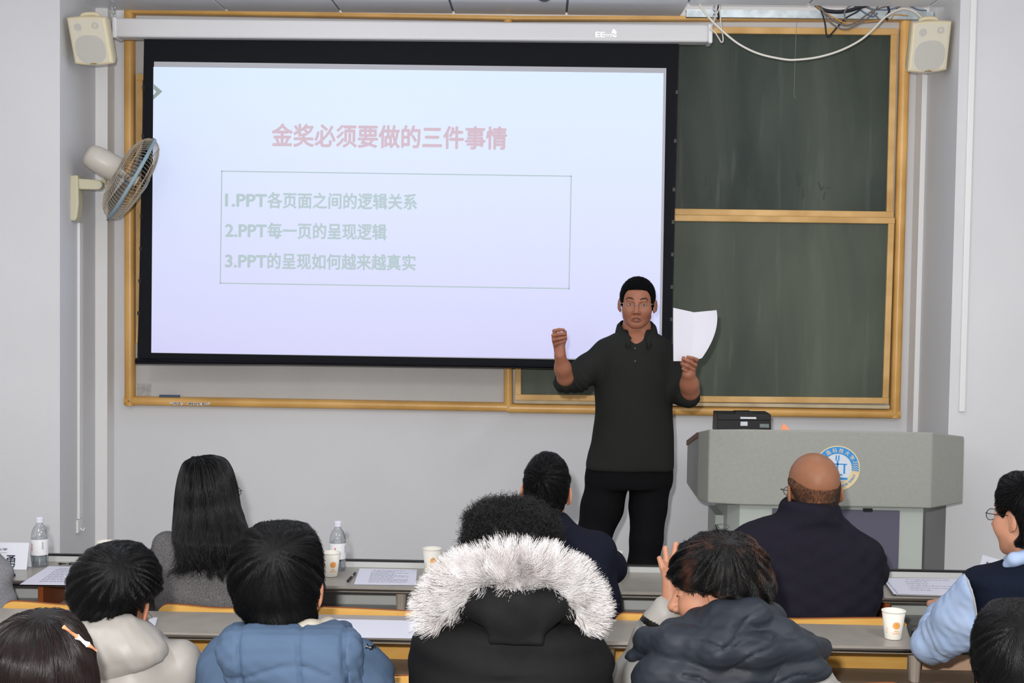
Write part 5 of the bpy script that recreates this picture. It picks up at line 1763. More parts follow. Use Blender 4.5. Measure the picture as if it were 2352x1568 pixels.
# papers in his hand: two folded sheets, gently cupped
def sheaf():
    bm = NB()
    nu, nv = 16, 14
    L_ = [(1546, 706.5), (1546, 760), (1546.5, 829)]
    M_ = [(1594, 717), (1592, 770), (1588, 829)]
    R_ = [(1646, 712), (1642, 765), (1612, 822)]
    def q(pts, t):
        a, b, c = pts
        return ((1 - t) ** 2 * a[0] + 2 * t * (1 - t) * (2 * b[0] - (a[0] + c[0]) / 2) + t * t * c[0],
                (1 - t) ** 2 * a[1] + 2 * t * (1 - t) * (2 * b[1] - (a[1] + c[1]) / 2) + t * t * c[1])
    grid = []
    for i in range(nv + 1):
        t = i / nv
        a, m_, c = q(L_, t), q(M_, t), q(R_, t)
        row = []
        for j in range(nu + 1):
            s = j / nu
            if s < 0.5: u, v = a[0] + (m_[0] - a[0]) * s * 2, a[1] + (m_[1] - a[1]) * s * 2
            else: u, v = m_[0] + (c[0] - m_[0]) * (s - .5) * 2, m_[1] + (c[1] - m_[1]) * (s - .5) * 2
            d = 5.967 + 0.030 * (1 - abs(s - 0.5) * 2) * (1 - 0.45 * t) - 0.034 * (1 - t) * 0.4 + 0.03 * max(0, s - 0.7) * t
            row.append(bm.verts.new(P(u, v, d)))
        grid.append(row)
    for i in range(nv):
        for j in range(nu):
            bm.faces.new((grid[i][j], grid[i][j + 1], grid[i + 1][j + 1], grid[i + 1][j]))
    return bm
ps = thing('paper_sheaf', 'folded white papers held up in the lecturer\'s left hand', 'papers', P(1594, 775, 5.97))
o = obj('page', sheaf(), mat('held_paper', (206, 205, 214), 0.7, 0.15, gain=1.08), ps, smooth=False)
o.modifiers.new('thickness', 'SOLIDIFY').thickness = 0.0025
# ================================================================== front desk row (seen from behind)
D1 = 4.76
def hc(u, v, d): return P(u, v, d)
# ---- woman with long hair
m_tweed = mat('grey_tweed', (78, 77, 78), 0.9, 0.1, rgb2=(118, 116, 116), vscale=300, gain=g(D1), bump=0.2, bscale=300)
c = hc(478, 1128, D1 - 0.01)
tw = sil([(1208, 448, 520, 0.05), (1226, 425, 552, 0.075), (1244, 398, 585, 0.10), (1262, 374, 604, 0.115), (1290, 359, 614, 0.13), (1340, 357, 618, 0.135), (1395, 361, 612, 0.13), (1470, 372, 602, 0.125), (1590, 370, 605, 0.13), (1620, 372, 603, 0.13)], D1)
pw = seated('woman with long black hair and grey tweed jacket seated at the front desk', c.x + 0.01, D1, c, rotm(-0.62, -0.05), (0.93, 0.93, 0.93), tw, m_tweed, skin('woman_skin', (206, 158, 132), D1), 1.02, 0.175)
hw = sil([(1046.5, 455, 492, 0.03, -0.01), (1052, 436, 510, 0.065, -0.01), (1066, 422, 524, 0.092, -0.01), (1085, 413, 534, 0.106, -0.01), (1120, 406, 543, 0.114, -0.012), (1155, 402, 549, 0.108, -0.02), (1185, 399, 558, 0.095, -0.04), (1215, 397, 569, 0.078, -0.075), (1240, 398, 571, 0.060, -0.105), (1262, 406, 556, 0.040, -0.125), (1283, 418, 532, 0.022, -0.138), (1302, 432, 515, 0.012, -0.140)], D1)
fc = moved(ell((0, 0.115, -0.06), (0.062, 0.085, 0.11)), c, pw.R, pw.s)
wl = hc(452, 1056, D1 - 0.02)
def vlocks(amp, seed, xfreq=150):
    rg = np.random.RandomState(seed)
    ph = rg.uniform(0, 6.28, 4); fr = xfreq * rg.uniform(0.5, 1.6, 4); bz = rg.uniform(-14, 14, 4)
    return lambda p: (sum(np.sin((p[:, 0] + 0.4 * p[:, 1]) * a + b + p[:, 2] * k) for a, b, k in zip(fr, ph, bz)) * amp * 0.5).astype(np.float32)
hw = minus(add(hw, vlocks(0.0018, 2)), fc, 0.015)
lo, hi = bounds([P(385, 1312, D1), P(585, 1036, D1)], 0.02)
ho, hv = wear(pw, 'hair', hw, (lo[0], D1 - 0.20, lo[2]), (hi[0], D1 + 0.14, hi[2]), 0.005, m_hair)
strands('hair_strands', hw, hv, 5200, away(wl, 1.6, 0, 0.18, 30, 3), 0.16, 10, m_hairs, ho, rad=0.0007, lift=0.004, seed=2, wild=0.10)
strands('hair_ends', hw, hv, 1700, away(wl, 1.2, 0, 0.8, 26, 8), 0.10, 10, m_hairs, ho, rad=0.0006, lift=0.022, seed=5, wild=0.42, hug=0.3, curl=0.004, curlf=1.0,
        keep=lambda v: v[:, 2] < P(480, 1200, D1).z)
glasses(pw.t, c, pw.R, (0.97, 1.02, 0.93), mat('black_spectacle_frame', (20, 20, 22), 0.4))

# ---- dark-haired man in navy suit
m_navy = mat('navy_suit', (22, 25, 38), 0.85, 0.12, var=0.1, vscale=200, gain=g(D1) * 1.1)
c = hc(1255, 1128, D1)
tm = sil([(1176, 1212, 1298, 0.055, -0.005), (1190, 1200, 1313, 0.075), (1204, 1186, 1328, 0.092), (1224, 1150, 1362, 0.11), (1245, 1128, 1392, 0.12), (1275, 1114, 1406, 0.13), (1320, 1106, 1415, 0.135), (1370, 1102, 1428, 0.135), (1430, 1104, 1430, 0.13), (1520, 1130, 1400, 0.13), (1615, 1120, 1410, 0.13)], D1)
pm = seated('man with short dark hair and navy suit seated in front of the fur hood', c.x, D1, c, rotm(-0.06, -0.02, 0.03), (0.96, 0.96, 0.97), tm, m_navy, skin('navy_man_skin', (206, 142, 112), D1), 1.045, 0.205, sleeve=0.064)
hf2 = moved(cap_hair(0.018, 0.0065, line=((-0.13, -0.092), (-0.07, -0.092), (-0.045, -0.075), (-0.028, -0.03), (-0.008, 0.01), (0.012, -0.015), (0.03, 0.02), (0.06, 0.06), (0.12, 0.075))), c, pm.R, pm.s)
wl2 = hc(1240, 1100, D1 - 0.1)
hf2 = add(hf2, locks(0.0014, 5, 4, wl2))
ho, hv = wear(pm, 'hair', hf2, np.array(c) - (0.12, 0.14, 0.13), np.array(c) + (0.12, 0.13, 0.16), 0.0035, m_hair)
strands('hair_strands', hf2, hv, 5000, away(wl2, 0.5, 0.0, 0.25, 50, 4, (0, 0.3, 0.1)), 0.024, 7, m_hairs, ho, rad=0.0006, lift=0.0025, seed=3, wild=0.18)

# ---- bald man in dark purple-navy jacket
DB = 4.77
m_bjk = mat('dark_purple_navy_wool', (32, 30, 40), 0.9, 0.12, var=0.1, vscale=220, gain=g(DB))
c = hc(1867, 1127, DB)
tb = sil([(1147, 1802, 1914, 0.088, -0.02), (1156, 1795, 1924, 0.100, -0.02), (1172, 1789, 1930, 0.108, -0.015), (1187, 1778, 1938, 0.112, -0.01), (1198, 1742, 1950, 0.115), (1208, 1706, 1962, 0.115), (1224, 1684, 1976, 0.125), (1250, 1666, 2008, 0.135), (1282, 1658, 2022, 0.14), (1325, 1654, 2027, 0.145), (1370, 1656, 2024, 0.145), (1418, 1668, 2010, 0.14), (1520, 1690, 1990, 0.14), (1615, 1690, 1990, 0.14)], DB)
m_bskin = skin('bald_man_skin', (152, 102, 74), DB)
pb = seated('bald man with glasses and dark purple navy jacket seated before the lectern', c.x - 0.01, DB, c, rotm(0.22, -0.10, -0.02), (1.09, 1.07, 1.05), tb, m_bjk, m_bskin, 1.045, 0.215, sleeve=0.068)
# stand-up collar seam and the cropped fringe of hair round the back of the head
def fringe():
    e1 = ell((0, -0.014, 0.036), (0.0775, 0.0983, 0.089)); e2 = ell((0, -0.028, -0.02), (0.0675, 0.0715, 0.076))
    ys = [-0.13, -0.09, -0.06, -0.03, 0.0, 0.03, 0.06]; top = [0.006, 0.014, 0.032, 0.046, 0.050, 0.046, 0.030]; bot = [-0.066, -0.066, -0.058, -0.03, 0.002, 0.005, 0.03]
    def f(p):
        d = smin(e1(p), e2(p), 0.02)
        d = smax(d, p[:, 2] - np.interp(p[:, 1], ys, top).astype(np.float32), 0.004)
        return smax(d, np.interp(p[:, 1], ys, bot).astype(np.float32) - p[:, 2], 0.004)
    return f
ff = moved(fringe(), c, pb.R, pb.s)
vf = extract(ff, np.array(c) - (0.12, 0.14, 0.13), np.array(c) + (0.12, 0.13, 0.10), 0.0035)
tmp = vf[0]
first = strands('hair', ff, tmp, 9000, lambda p: grad(ff, p)[0] * 0.25 + np.array([0, 0, -1.0], dtype=np.float32), 0.0085, 4, hair_mat('cropped_hair', (52, 40, 34), 0.6, 0.2), pb.t, rad=0.00036, lift=0.0010, seed=6, wild=0.3, hug=0.6, start=-0.003, kind=None)
glasses(pb.t, c, pb.R, (1.10, 1.05, 1.05), mat('black_spectacle_frame', (20, 20, 22), 0.4))
bm = NB()
ring = []
for k in range(25):
    a = -2.0 + 4.0 * k / 24
    ring.append((c.x - 0.005 + 0.098 * math.sin(a), DB + 0.012 - 0.098 * math.cos(a), P(1860, 1188, DB).z + 0.012 * abs(a) / 2))

# ---- man at the far left edge, only his grey sleeve shows
m_gsuit = mat('grey_check_suit', (120, 120, 124), 0.9, 0.1, rgb2=(150, 150, 154), vscale=260, gain=g(D1))
tl = sil([(1250, -165, -75, 0.06), (1270, -195, -45, 0.09), (1292, -225, -16, 0.11), (1315, -240, 5, 0.12), (1335, -248, 17, 0.13), (1355, -254, 27, 0.135), (1382, -258, 35, 0.135), (1430, -256, 34, 0.13), (1540, -240, 10, 0.13), (1612, -235, 5, 0.13)], D1)
c = hc(-122, 1165, D1)
pl = seated('person at the far left edge in a grey checked suit, only the shoulder visible', c.x, D1, c, rotm(0.2), (0.95,) * 3, tl, m_gsuit, skin('left_person_skin', (206, 150, 120), D1), 0.98, 0.14, elbows=[(c.x - 0.18, D1 + 0.04, 0.80), (c.x + 0.155, D1 + 0.04, 0.80)], wrists=[(c.x - 0.1, D1 + 0.12, 0.69), (c.x + 0.1, D1 + 0.12, 0.69)])
hf3 = moved(cap_hair(0.016, 0.009), c, pl.R, pl.s)
wear(pl, 'hair', hf3, np.array(c) - (0.12, 0.14, 0.13), np.array(c) + (0.12, 0.13, 0.16), 0.005, m_hair)

# ================================================================== second row: man with vest, elbow on the desk
D2 = 4.02
m_vest = mat('navy_knit_vest', (20, 26, 42), 0.9, 0.1, var=0.12, vscale=240, gain=g(D2) * 1.1)
m_blue = mat('pale_blue_shirt', (146, 166, 198), 0.75, 0.2, rgb2=(164, 182, 212), vscale=14, stretch=(1, 1, 1), gain=g(D2) * 1.3)
c = hc(2358, 1182, D2 + 0.01)
tv = sil([(1278, 2332, 2418, 0.06), (1288, 2314, 2436, 0.08), (1297, 2296, 2454, 0.095), (1305, 2274, 2470, 0.108), (1312, 2238, 2482, 0.116), (1323, 2217, 2490, 0.125), (1352, 2220, 2494, 0.13), (1400, 2232, 2490, 0.13), (1455, 2238, 2485, 0.13), (1530, 2240, 2480, 0.13), (1640, 2236, 2482, 0.13), (1790, 2236, 2482, 0.13)], D2)
shw, elw, wrw = P(2232, 1358, D2 - 0.01), P(2140, 1478, D2 + 0.155), P(2172, 1452, D2 + 0.42)
arm_a, arm_b = P(2210, 1318, D2 - 0.045), P(2240, 1458, D2 - 0.06)
arm_n = (arm_b - arm_a).cross(Vector((0, 1, 0)))
if arm_n.x > 0: arm_n = -arm_n
pv = seated('man in navy knit vest over pale blue shirt, elbow resting on the second desk', P(2358, 1300, D2).x, D2, c, rotm(0.62, -0.06), (0.98, 0.98, 0.99), tv, m_vest, skin('vest_man_skin', (222, 160, 130), D2), 1.0, 0.165, jname='vest', sleeves=False,
            elbows=[tuple(elw), (c.x + 0.26, D2 + 0.12, 0.80)], wrists=[tuple(P(2152, 1406, D2 + 0.38)), (c.x + 0.12, D2 + 0.32, 0.80)], folds=(0.0015, 30), spread=0.07, extra=lambda f: inter(f, plane(arm_a, arm_n), 0.004))
wr = P(2152, 1406, D2 + 0.38)
shj = Vector((pv.t.location.x - 0.141, D2, 0.893))
sf = union([cone(shj, elw, 0.062, 0.05), chain([shw + Vector((0.02, 0, 0.0)), shw.lerp(elw, 0.45) + Vector((0.004, -0.01, 0)), elw, ], [0.066, 0.063, 0.054], 0.02), chain([elw, elw.lerp(wr, 0.5), wr], [0.054, 0.044, 0.032], 0.02),
            cone(P(2180, 1472, D2 + 0.06), P(2218, 1462, D2 + .02), 0.044, 0.036), cone(P(2122, 1486, D2 + .13), P(2165, 1493, D2 + 0.10), 0.036, 0.034)], 0.022)
xr = c.x + 0.20
sf2 = chain([(xr, D2, 0.97), (c.x + 0.26, D2 + 0.12, 0.82), (c.x + 0.13, D2 + 0.30, 0.80)], [0.058, 0.052, 0.038], 0.03)
def sfold(p):
    q = (p - V3(elw))
    r = np.sqrt((q * q).sum(1))
    return (0.0030 * np.sin(r * 235 + 2.2 * np.sin(q[:, 0] * 26 + q[:, 2] * 14) + q[:, 1] * 25) * np.exp(-(r / 0.11) ** 2)).astype(np.float32)
sf = add(add(sf, sfold), add(ripple(0.0012, 45, 7), ripple(0.0010, 110, 8, (1, 1, 0.6))))
sf = inter(sf, plane(arm_a + Vector((0.018, 0, 0)), -arm_n), 0.003)
lo, hi = bounds([P(2075, 1545, D2 - 0.1), P(2290, 1290, D2 + 0.1), wr], 0.05)
wear(pv, 'shirt_sleeve', sf, lo, hi, 0.005, m_blue)
lo, hi = bounds([(xr, D2, 0.97), (c.x + 0.26, D2 + 0.12, 0.82), (c.x + 0.13, D2 + 0.30, 0.80)], 0.08)
wear(pv, 'shirt_sleeve', sf2, lo, hi, 0.009, m_blue)
cl = union([chain([P(2316, 1296, D2 - 0.03), P(2330, 1284, D2 - 0.05), P(2362, 1277, D2 - 0.06), P(2400, 1280, D2 - 0.045), P(2420, 1296, D2)], [0.015, 0.019, 0.020, 0.019, 0.016], 0.01),
            chain([P(2316, 1296, D2 - 0.02), P(2318, 1288, D2 + 0.04), P(2340, 1294, D2 + 0.085)], [0.014, 0.016, 0.014], 0.01)], 0.01)
lo, hi = bounds([P(2270, 1320, D2 - 0.1), P(2440, 1240, D2 + 0.12)], 0.02)
wear(pv, 'shirt_collar', cl, (lo[0], D2 - 0.12, lo[2]), (hi[0], D2 + 0.13, hi[2]), 0.005, m_blue)
bm = NB()
pp = [P(u, v, D2 - dd) for u, v, dd in ((2209, 1322, 0.085), (2216, 1340, 0.10), (2225, 1365, 0.115), (2232, 1395, 0.122), (2237, 1430, 0.128), (2239, 1456, 0.13))]
jsf = union([pv.jf, sf], 0.0)
tube(bm, smooth_path([raycast(jsf, u, v, D2 - 0.3, D2 + 0.3) + Vector((0, -0.001, 0)) for u, v, _ in ((2214, 1318, 0), (2223, 1335, 0), (2232, 1358, 0), (2239, 1385, 0), (2243, 1415, 0), (2246, 1448, 0))], 4), 0.0028, 6)
obj('armhole_piping', bm, mat('pale_piping', (150, 148, 140), 0.7), pv.t, smooth=True)
hv_f = sil([(1084, 2335, 2385, 0.04, 0.0), (1090, 2322, 2402, 0.07), (1104, 2308, 2416, 0.095), (1125, 2299, 2424, 0.108), (1150, 2294, 2428, 0.112), (1180, 2297, 2428, 0.108), (1205, 2312, 2424, 0.095, -0.012), (1228, 2322, 2414, 0.08, -0.022), (1252, 2330, 2404, 0.055, -0.03)], D2)
face_cut = moved(union([ell((0, 0.10, -0.035), (0.074, 0.072, 0.10)), ell((-0.095, 0.004, -0.030), (0.045, 0.044, 0.056)), ell((0.095, 0.004, -0.030), (0.045, 0.044, 0.056))], 0.02), c, pv.R, pv.s)
wl3 = hc(2352, 1120, D2 - 0.1)
hv_f = minus(add(hv_f, locks(0.0015, 5, 6, wl3)), face_cut, 0.008)
lo, hi = bounds([P(2278, 1262, D2), P(2445, 1076, D2)], 0.02)
ho, hv = wear(pv, 'hair', hv_f, (lo[0], D2 - 0.14, lo[2]), (hi[0], D2 + 0.14, hi[2]), 0.004, m_hair)
strands('hair_strands', hv_f, hv, 6000, away(wl3, 0.5, 0.3, 0.3, 40, 5, (0, 0.4, 0.1)), 0.032, 7, m_hairs, ho, rad=0.00045, lift=0.003, seed=9, wild=0.12)
glasses(pv.t, c, pv.R, (0.98, 0.97, 0.98), mat('black_spectacle_frame', (20, 20, 22), 0.4))

# ================================================================== third row (nearest in full)
D3 = 3.30
m_hair3 = hair_mat('black_hair_near', (8, 8, 9), 0.55, 0.15)
m_hairs3 = hair_mat('black_hair_strand_near', (8, 8, 9), 0.34, 0.28)
# ---- pale jacket, hood down
m_pale = mat('pale_beige_nylon', (196, 190, 183), 0.45, 0.3, var=0.02, vscale=6, gain=g(D3))
c = hc(259, 1396, D3 + 0.02)
tf = sil([(1428, 205, 330, 0.075), (1445, 185, 352, 0.10), (1470, 158, 380, 0.12), (1500, 128, 408, 0.135), (1530, 106, 430, 0.145), (1568, 92, 444, 0.15), (1650, 85, 428, 0.15), (1800, 100, 440, 0.145), (2000, 110, 430, 0.14)], D3)
hood = union([sil([(1419, 205, 290, 0.02), (1426, 178, 306, 0.045), (1440, 158, 332, 0.062), (1462, 142, 362, 0.075), (1488, 134, 381, 0.078), (1512, 138, 372, 0.072), (1540, 150, 330, 0.06), (1570, 178, 280, 0.03)], D3, 2.3, dy=-0.085),
              chain([P(186, 1440, D3 + 0.0), P(215, 1446, D3 - 0.06), P(280, 1452, D3 - 0.08), P(330, 1472, D3 - 0.03), P(345, 1474, D3 + 0.04)], [0.028, 0.03, 0.03, 0.028, 0.024], 0.03)], 0.03)
pf3 = seated('person with black hair in a pale beige hooded jacket, third row left', P(268, 1500, D3).x, D3, c, rotm(-0.05, -0.45, 0.08), (1.03, 0.93, 0.95), tf, m_pale, skin('pale_person_skin', (222, 150, 118), D3), 1.03, 0.17, folds=(0.003, 26), sleeve=0.06, eo=-0.05)
hood = add(add(hood, add(ripple(0.003, 36, 12), ripple(0.0010, 120, 13, (2, 1, 1)))), lambda p: (0.004 * np.exp(-((p[:, 0] - P(203, 1440, D3 - .13).x + 0.15 * (p[:, 2] - 1.03)) / 0.003) ** 2)).astype(np.float32))
lo, hi = bounds([P(125, 1580, D3), P(400, 1410, D3)], 0.02)
wear(pf3, 'hood', hood, (lo[0], D3 - 0.22, lo[2]), (hi[0], D3 + 0.09, hi[2]), 0.006, m_pale, parent=pf3.jo)
def head_hair(p, rows, d, wl, seed, face_c=True, strn=6000, ln=0.07, lift=0.006, wave=0.2, lock=0.0024, m1=None, m2=None, down=0.7, ears=True, wild=0.15, rad=0.0006, h=0.0042, fwd=(0, 0, 0), cut=None, tipn=600, wfreq=45, swirl=0.0):
    f = sil(rows, d)
    cuts = [ell((0, 0.115, -0.05), (0.072, 0.085, 0.105))]
    if ears: cuts += [ell((s_ * 0.098, 0.006, -0.026), (0.040, 0.038, 0.044)) for s_ in (-1, 1)]
    if cut: cuts = cut
    f = minus(add(f, locks(lock, 6, seed, wl)), moved(union(cuts, 0.01), p.c, p.R, p.s), 0.008)
    us = [r[1] for r in rows] + [r[2] for r in rows]; vs = [r[0] for r in rows]
    lo, hi = bounds([P(min(us) - 8, max(vs) + 8, d), P(max(us) + 8, min(vs) - 12, d)], 0.01)
    o, v = wear(p, 'hair', f, (lo[0], d - 0.17, lo[2]), (hi[0], d + 0.16, hi[2]), h, m1 or m_hair3)
    strands('hair_strands', f, v, strn, away(wl, down, swirl, wave, wfreq, seed, fwd), ln, 9, m2 or m_hairs3, o, rad=rad, lift=lift, seed=seed, wild=wild)
    if tipn:
        zc = P(0, max(vs) - 30, d).z
        strands('hair_ends', f, v, tipn, away(wl, 1.2, 0.0, 0.4, 45, seed + 3), 0.03, 6, m2 or m_hairs3, o, rad=rad, lift=0.008, seed=seed + 7, wild=0.35, hug=0.4, keep=lambda q: q[:, 2] < zc)
    return f, o
head_hair(pf3, [(1248.5, 248, 290, 0.03, 0.0), (1254, 222, 312, 0.065), (1268, 198, 332, 0.092), (1290, 178, 350, 0.112), (1320, 164, 361, 0.120), (1350, 161, 362, 0.120), (1376, 166, 344, 0.112), (1390, 172, 326, 0.105, -0.008), (1408, 180, 315, 0.095, -0.015), (1424, 196, 308, 0.082, -0.02), (1435, 218, 300, 0.06, -0.03)], D3, hc(272, 1290, D3 - 0.12), 21, ln=0.06, wave=0.5, wfreq=28, swirl=0.7, strn=8000, rad=0.00045, lift=0.007)
glasses(pf3.t, pf3.c, pf3.R, (0.99, 1.0, 0.97), mat('silver_spectacle', (170, 170, 168), 0.3, 0.5, metal=0.6))

# ---- blue puffer jacket
m_bluej = mat('steel_blue_nylon', (100, 124, 156), 0.78, 0.2, var=0.04, vscale=10, gain=g(D3) * 0.95)
c = hc(656, 1352, D3 + 0.005)
tj = sil([(1452, 560, 770, 0.10, -0.01), (1470, 535, 805, 0.13), (1492, 500, 846, 0.145), (1512, 474, 884, 0.15), (1535, 460, 902, 0.155), (1568, 451, 914, 0.16), (1650, 456, 920, 0.16), (1800, 450, 915, 0.155), (2000, 460, 905, 0.15)], D3)
def seams(p):
    q = np.zeros(len(p), dtype=np.float32)
    for u in (556, 693, 792):
        x0 = P(u, 1520, D3 - 0.13).x
        q += 0.009 * np.exp(-(((p[:, 0] - x0) + 0.10 * (p[:, 2] - 1.0)) / 0.0045) ** 2)
    z0 = P(620, 1536, D3 - 0.14).z
    q += 0.005 * np.exp(-((p[:, 2] - z0 - 0.02 * np.sin(p[:, 0] * 20)) / 0.005) ** 2) * (np.abs(p[:, 0] - P(668, 1500, D3).x) < 0.12)
    return q.astype(np.float32)
pj = seated('person with thick black hair in a steel blue padded jacket, third row', P(672, 1500, D3).x, D3, c, rotm(-0.10, -0.30, 0.03), (1.06, 0.96, 0.98), tj, m_bluej, skin('blue_person_skin', (226, 156, 124), D3), 1.04, 0.185, folds=(0.0035, 28), sleeve=0.066, eo=-0.03, extra=lambda f: add(add(f, seams), ripple(0.0012, 120, 18, (1, 1, 2))))
hoodb = union([sil([(1434, 590, 760, 0.02), (1441, 535, 805, 0.045), (1452, 512, 826, 0.062), (1475, 502, 834, 0.078), (1505, 499, 838, 0.085), (1540, 510, 840, 0.085), (1580, 530, 830, 0.075), (1625, 565, 795, 0.04)], D3, 2.6, dy=-0.105),
               chain([P(545, 1462, D3 + 0.03), P(560, 1468, D3 - 0.04), P(760, 1466, D3 - 0.04), P(785, 1460, D3 + 0.05)], [0.035] * 4, 0.03)], 0.03)
hoodb = add(add(add(hoodb, ripple(0.003, 42, 15)), seams), ripple(0.0011, 130, 16, (1, 1, 2.0)))
lo, hi = bounds([P(480, 1640, D3), P(860, 1415, D3)], 0.02)
wear(pj, 'hood', hoodb, (lo[0], D3 - 0.24, lo[2]), (hi[0], D3 + 0.13, hi[2]), 0.006, m_bluej, parent=pj.jo)
inn = chain([P(630, 1446, D3 - 0.03), P(665, 1450, D3 - 0.075), P(712, 1447, D3 - 0.08), P(752, 1441, D3 - 0.03), P(748, 1442, D3 + 0.05)], [0.02, 0.022, 0.022, 0.022, 0.018], 0.02)
lo, hi = bounds([P(600, 1480, D3), P(775, 1420, D3)], 0.02)
wear(pj, 'shirt_collar', inn, (lo[0], D3 - 0.15, lo[2]), (hi[0], D3 + 0.10, hi[2]), 0.005, mat('cream_collar', (226, 216, 200), 0.8, 0.1, gain=g(D3)))
bm = NB(); cpt = P(841, 1483, D3 - 0.06)
tube(bm, [cpt, cpt + Vector((0.012, 0, -0.004))], 0.007, 10); tube(bm, [cpt + Vector((0.012, 0, -0.004)), cpt + Vector((0.02, -0.004, 0.002))], 0.005, 8)
obj('cord_stopper', bm, m_dark, pj.jo)
head_hair(pj, [(1202, 622, 672, 0.03), (1207, 592, 700, 0.065), (1220, 566, 718, 0.094), (1245, 544, 732, 0.116), (1280, 533, 740, 0.125), (1315, 530, 742, 0.125), (1350, 533, 741, 0.122), (1385, 544, 737, 0.112), (1410, 560, 730, 0.10, -0.01), (1432, 580, 716, 0.085, -0.018), (1447, 606, 690, 0.055, -0.03)], D3, hc(628, 1258, D3 - 0.13), 33, ln=0.055, wave=0.55, wfreq=28, swirl=-0.5, strn=9000, rad=0.00045, lift=0.008)

# ---- curly hair, black parka with fur-edged hood
m_park = mat('black_parka', (25, 25, 26), 0.75, 0.2, var=0.08, vscale=40, gain=g(D3), bump=0.05, bscale=200)
c = hc(1176, 1286, D3 + 0.03)
tp = sil([(1392, 1085, 1268, 0.10), (1408, 1052, 1300, 0.12), (1422, 1018, 1326, 0.135), (1440, 980, 1352, 0.145), (1468, 954, 1380, 0.152), (1510, 944, 1391, 0.158), (1545, 941, 1402, 0.16), (1568, 939, 1407, 0.16), (1680, 943, 1402, 0.16), (1850, 960, 1390, 0.155), (2000, 965, 1385, 0.15)], D3)
def backfolds(p):
    z1, z2 = P(1176, 1532, D3).z, P(1176, 1556, D3).z
    w = np.exp(-((p[:, 0] - P(1190, 1540, D3).x) / 0.13) ** 2)
    return (0.006 * w * (np.exp(-((p[:, 2] - z1 - 0.012 * np.cos(p[:, 0] * 9)) / 0.006) ** 2) + np.exp(-((p[:, 2] - z2 + 0.010 * np.sin(p[:, 0] * 13)) / 0.006) ** 2))).astype(np.float32)
pp_ = seated('person with curly black hair in a black parka with pale fur-trimmed hood', P(1176, 1500, D3).x, D3, c, rotm(0.0, -0.12), (0.98,) * 3, tp, m_park, skin('curly_person_skin', (206, 150, 120), D3), 1.07, 0.20, folds=(0.003, 26), sleeve=0.07, eo=-0.025, extra=lambda f: add(f, backfolds), ears=True)
hoodp = union([ell(P(1186, 1392, D3 - 0.14), (0.118, 0.060, 0.058)), ell(P(1188, 1420, D3 - 0.165), (0.072, 0.030, 0.050)), chain([P(1082, 1402, D3 - 0.06), P(1110, 1380, D3 - 0.13), P(1190, 1368, D3 - 0.165), P(1262, 1382, D3 - 0.13), P(1296, 1408, D3 - 0.06)], [0.03] * 5, 0.02)], 0.025)
def flap(p):
    x0 = P(1188, 1440, D3).x
    a = np.maximum(np.abs(p[:, 0] - x0) - 0.058, 0); zz = P(1188, 1452, D3 - 0.17).z
    b = np.maximum(np.abs(p[:, 2] - zz) - 0.020, 0); cdep = np.maximum(np.abs(p[:, 1] - (D3 - 0.170)) - 0.012, 0)
    return (np.sqrt(a * a + b * b + cdep * cdep) - 0.006).astype(np.float32)
hoodp = add(union([hoodp, flap], 0.010), ripple(0.002, 45, 17))
lo, hi = bounds([P(1045, 1485, D3), P(1325, 1340, D3)], 0.02)
ho_, _v = wear(pp_, 'hood', hoodp, (lo[0], D3 - 0.23, lo[2]), (hi[0], D3 - 0.0, hi[2]), 0.006, m_park, parent=pp_.jo)
furpath = smooth_path([P(1018, 1412, D3 - 0.01), P(1036, 1376, D3 - 0.04), P(1068, 1342, D3 - 0.085), P(1118, 1318, D3 - 0.125), P(1180, 1310, D3 - 0.145), P(1242, 1318, D3 - 0.125), P(1290, 1342, D3 - 0.085), P(1318, 1374, D3 - 0.04), P(1330, 1408, D3 - 0.01)], 3)
fur = chain(furpath, [0.026] * len(furpath), 0.01)
lo, hi = bounds(furpath, 0.05)
m_fur = mat('pale_grey_fur', (222, 216, 214), 0.8, 0.1, var=0.08, vscale=40, gain=0.5)
m_furs = mat('pale_fur_hair', (238, 236, 236), 0.7, 0.15, rgb2=(216, 210, 209), vscale=22, gain=1.0)
m_furd = mat('dark_fur_tips', (92, 80, 76), 0.6, 0.3)
fo, fv = wear(pp_, 'fur_trim', fur, lo, hi, 0.006, m_fur, parent=pp_.jo)
fcen = V3(P(1180, 1425, D3 - 0.02))
def furflow(p):
    q = p - fcen
    q = q / (np.sqrt((q * q).sum(1)) + 1e-6)[:, None]
    N = grad(fur, p)[0]
    r1 = ripple(1.0, 75, 51); r2 = ripple(1.0, 75, 52)
    return q * 1.0 + N * 0.75 + np.stack([r1(p), r2(p) * 0.4, r2(p)], 1) * 0.42 + np.array([0, -0.12, 0.0], dtype=np.float32)
strands('fur_hairs', fur, fv, 34000, furflow, 0.050, 7, m_furs, fo, rad=0.0005, lift=0.0, hug=0.0, wild=0.2, seed=41, lenvar=0.4)
strands('fur_tips', fur, fv, 500, furflow, 0.062, 6, m_furd, fo, rad=0.0007, lift=0.0, hug=0.0, wild=0.22, seed=43, lenvar=0.25, keep=lambda v: (np.abs(v[:, 0] - fcen[0]) > 0.12))
fh = sil([(1158, 1140, 1215, 0.05), (1164, 1112, 1240, 0.085), (1178, 1088, 1262, 0.11), (1200, 1074, 1277, 0.125), (1230, 1067, 1284, 0.130), (1262, 1066, 1284, 0.128), (1290, 1074, 1278, 0.118), (1320, 1092, 1262, 0.10)], D3)
fh = minus(add(fh, ripple(0.004, 120, 19, n=8)), moved(ell((0, 0.12, -0.05), (0.068, 0.085, 0.1)), pp_.c, pp_.R, pp_.s), 0.01)
lo, hi = bounds([P(1050, 1330, D3), P(1302, 1140, D3)], 0.02)
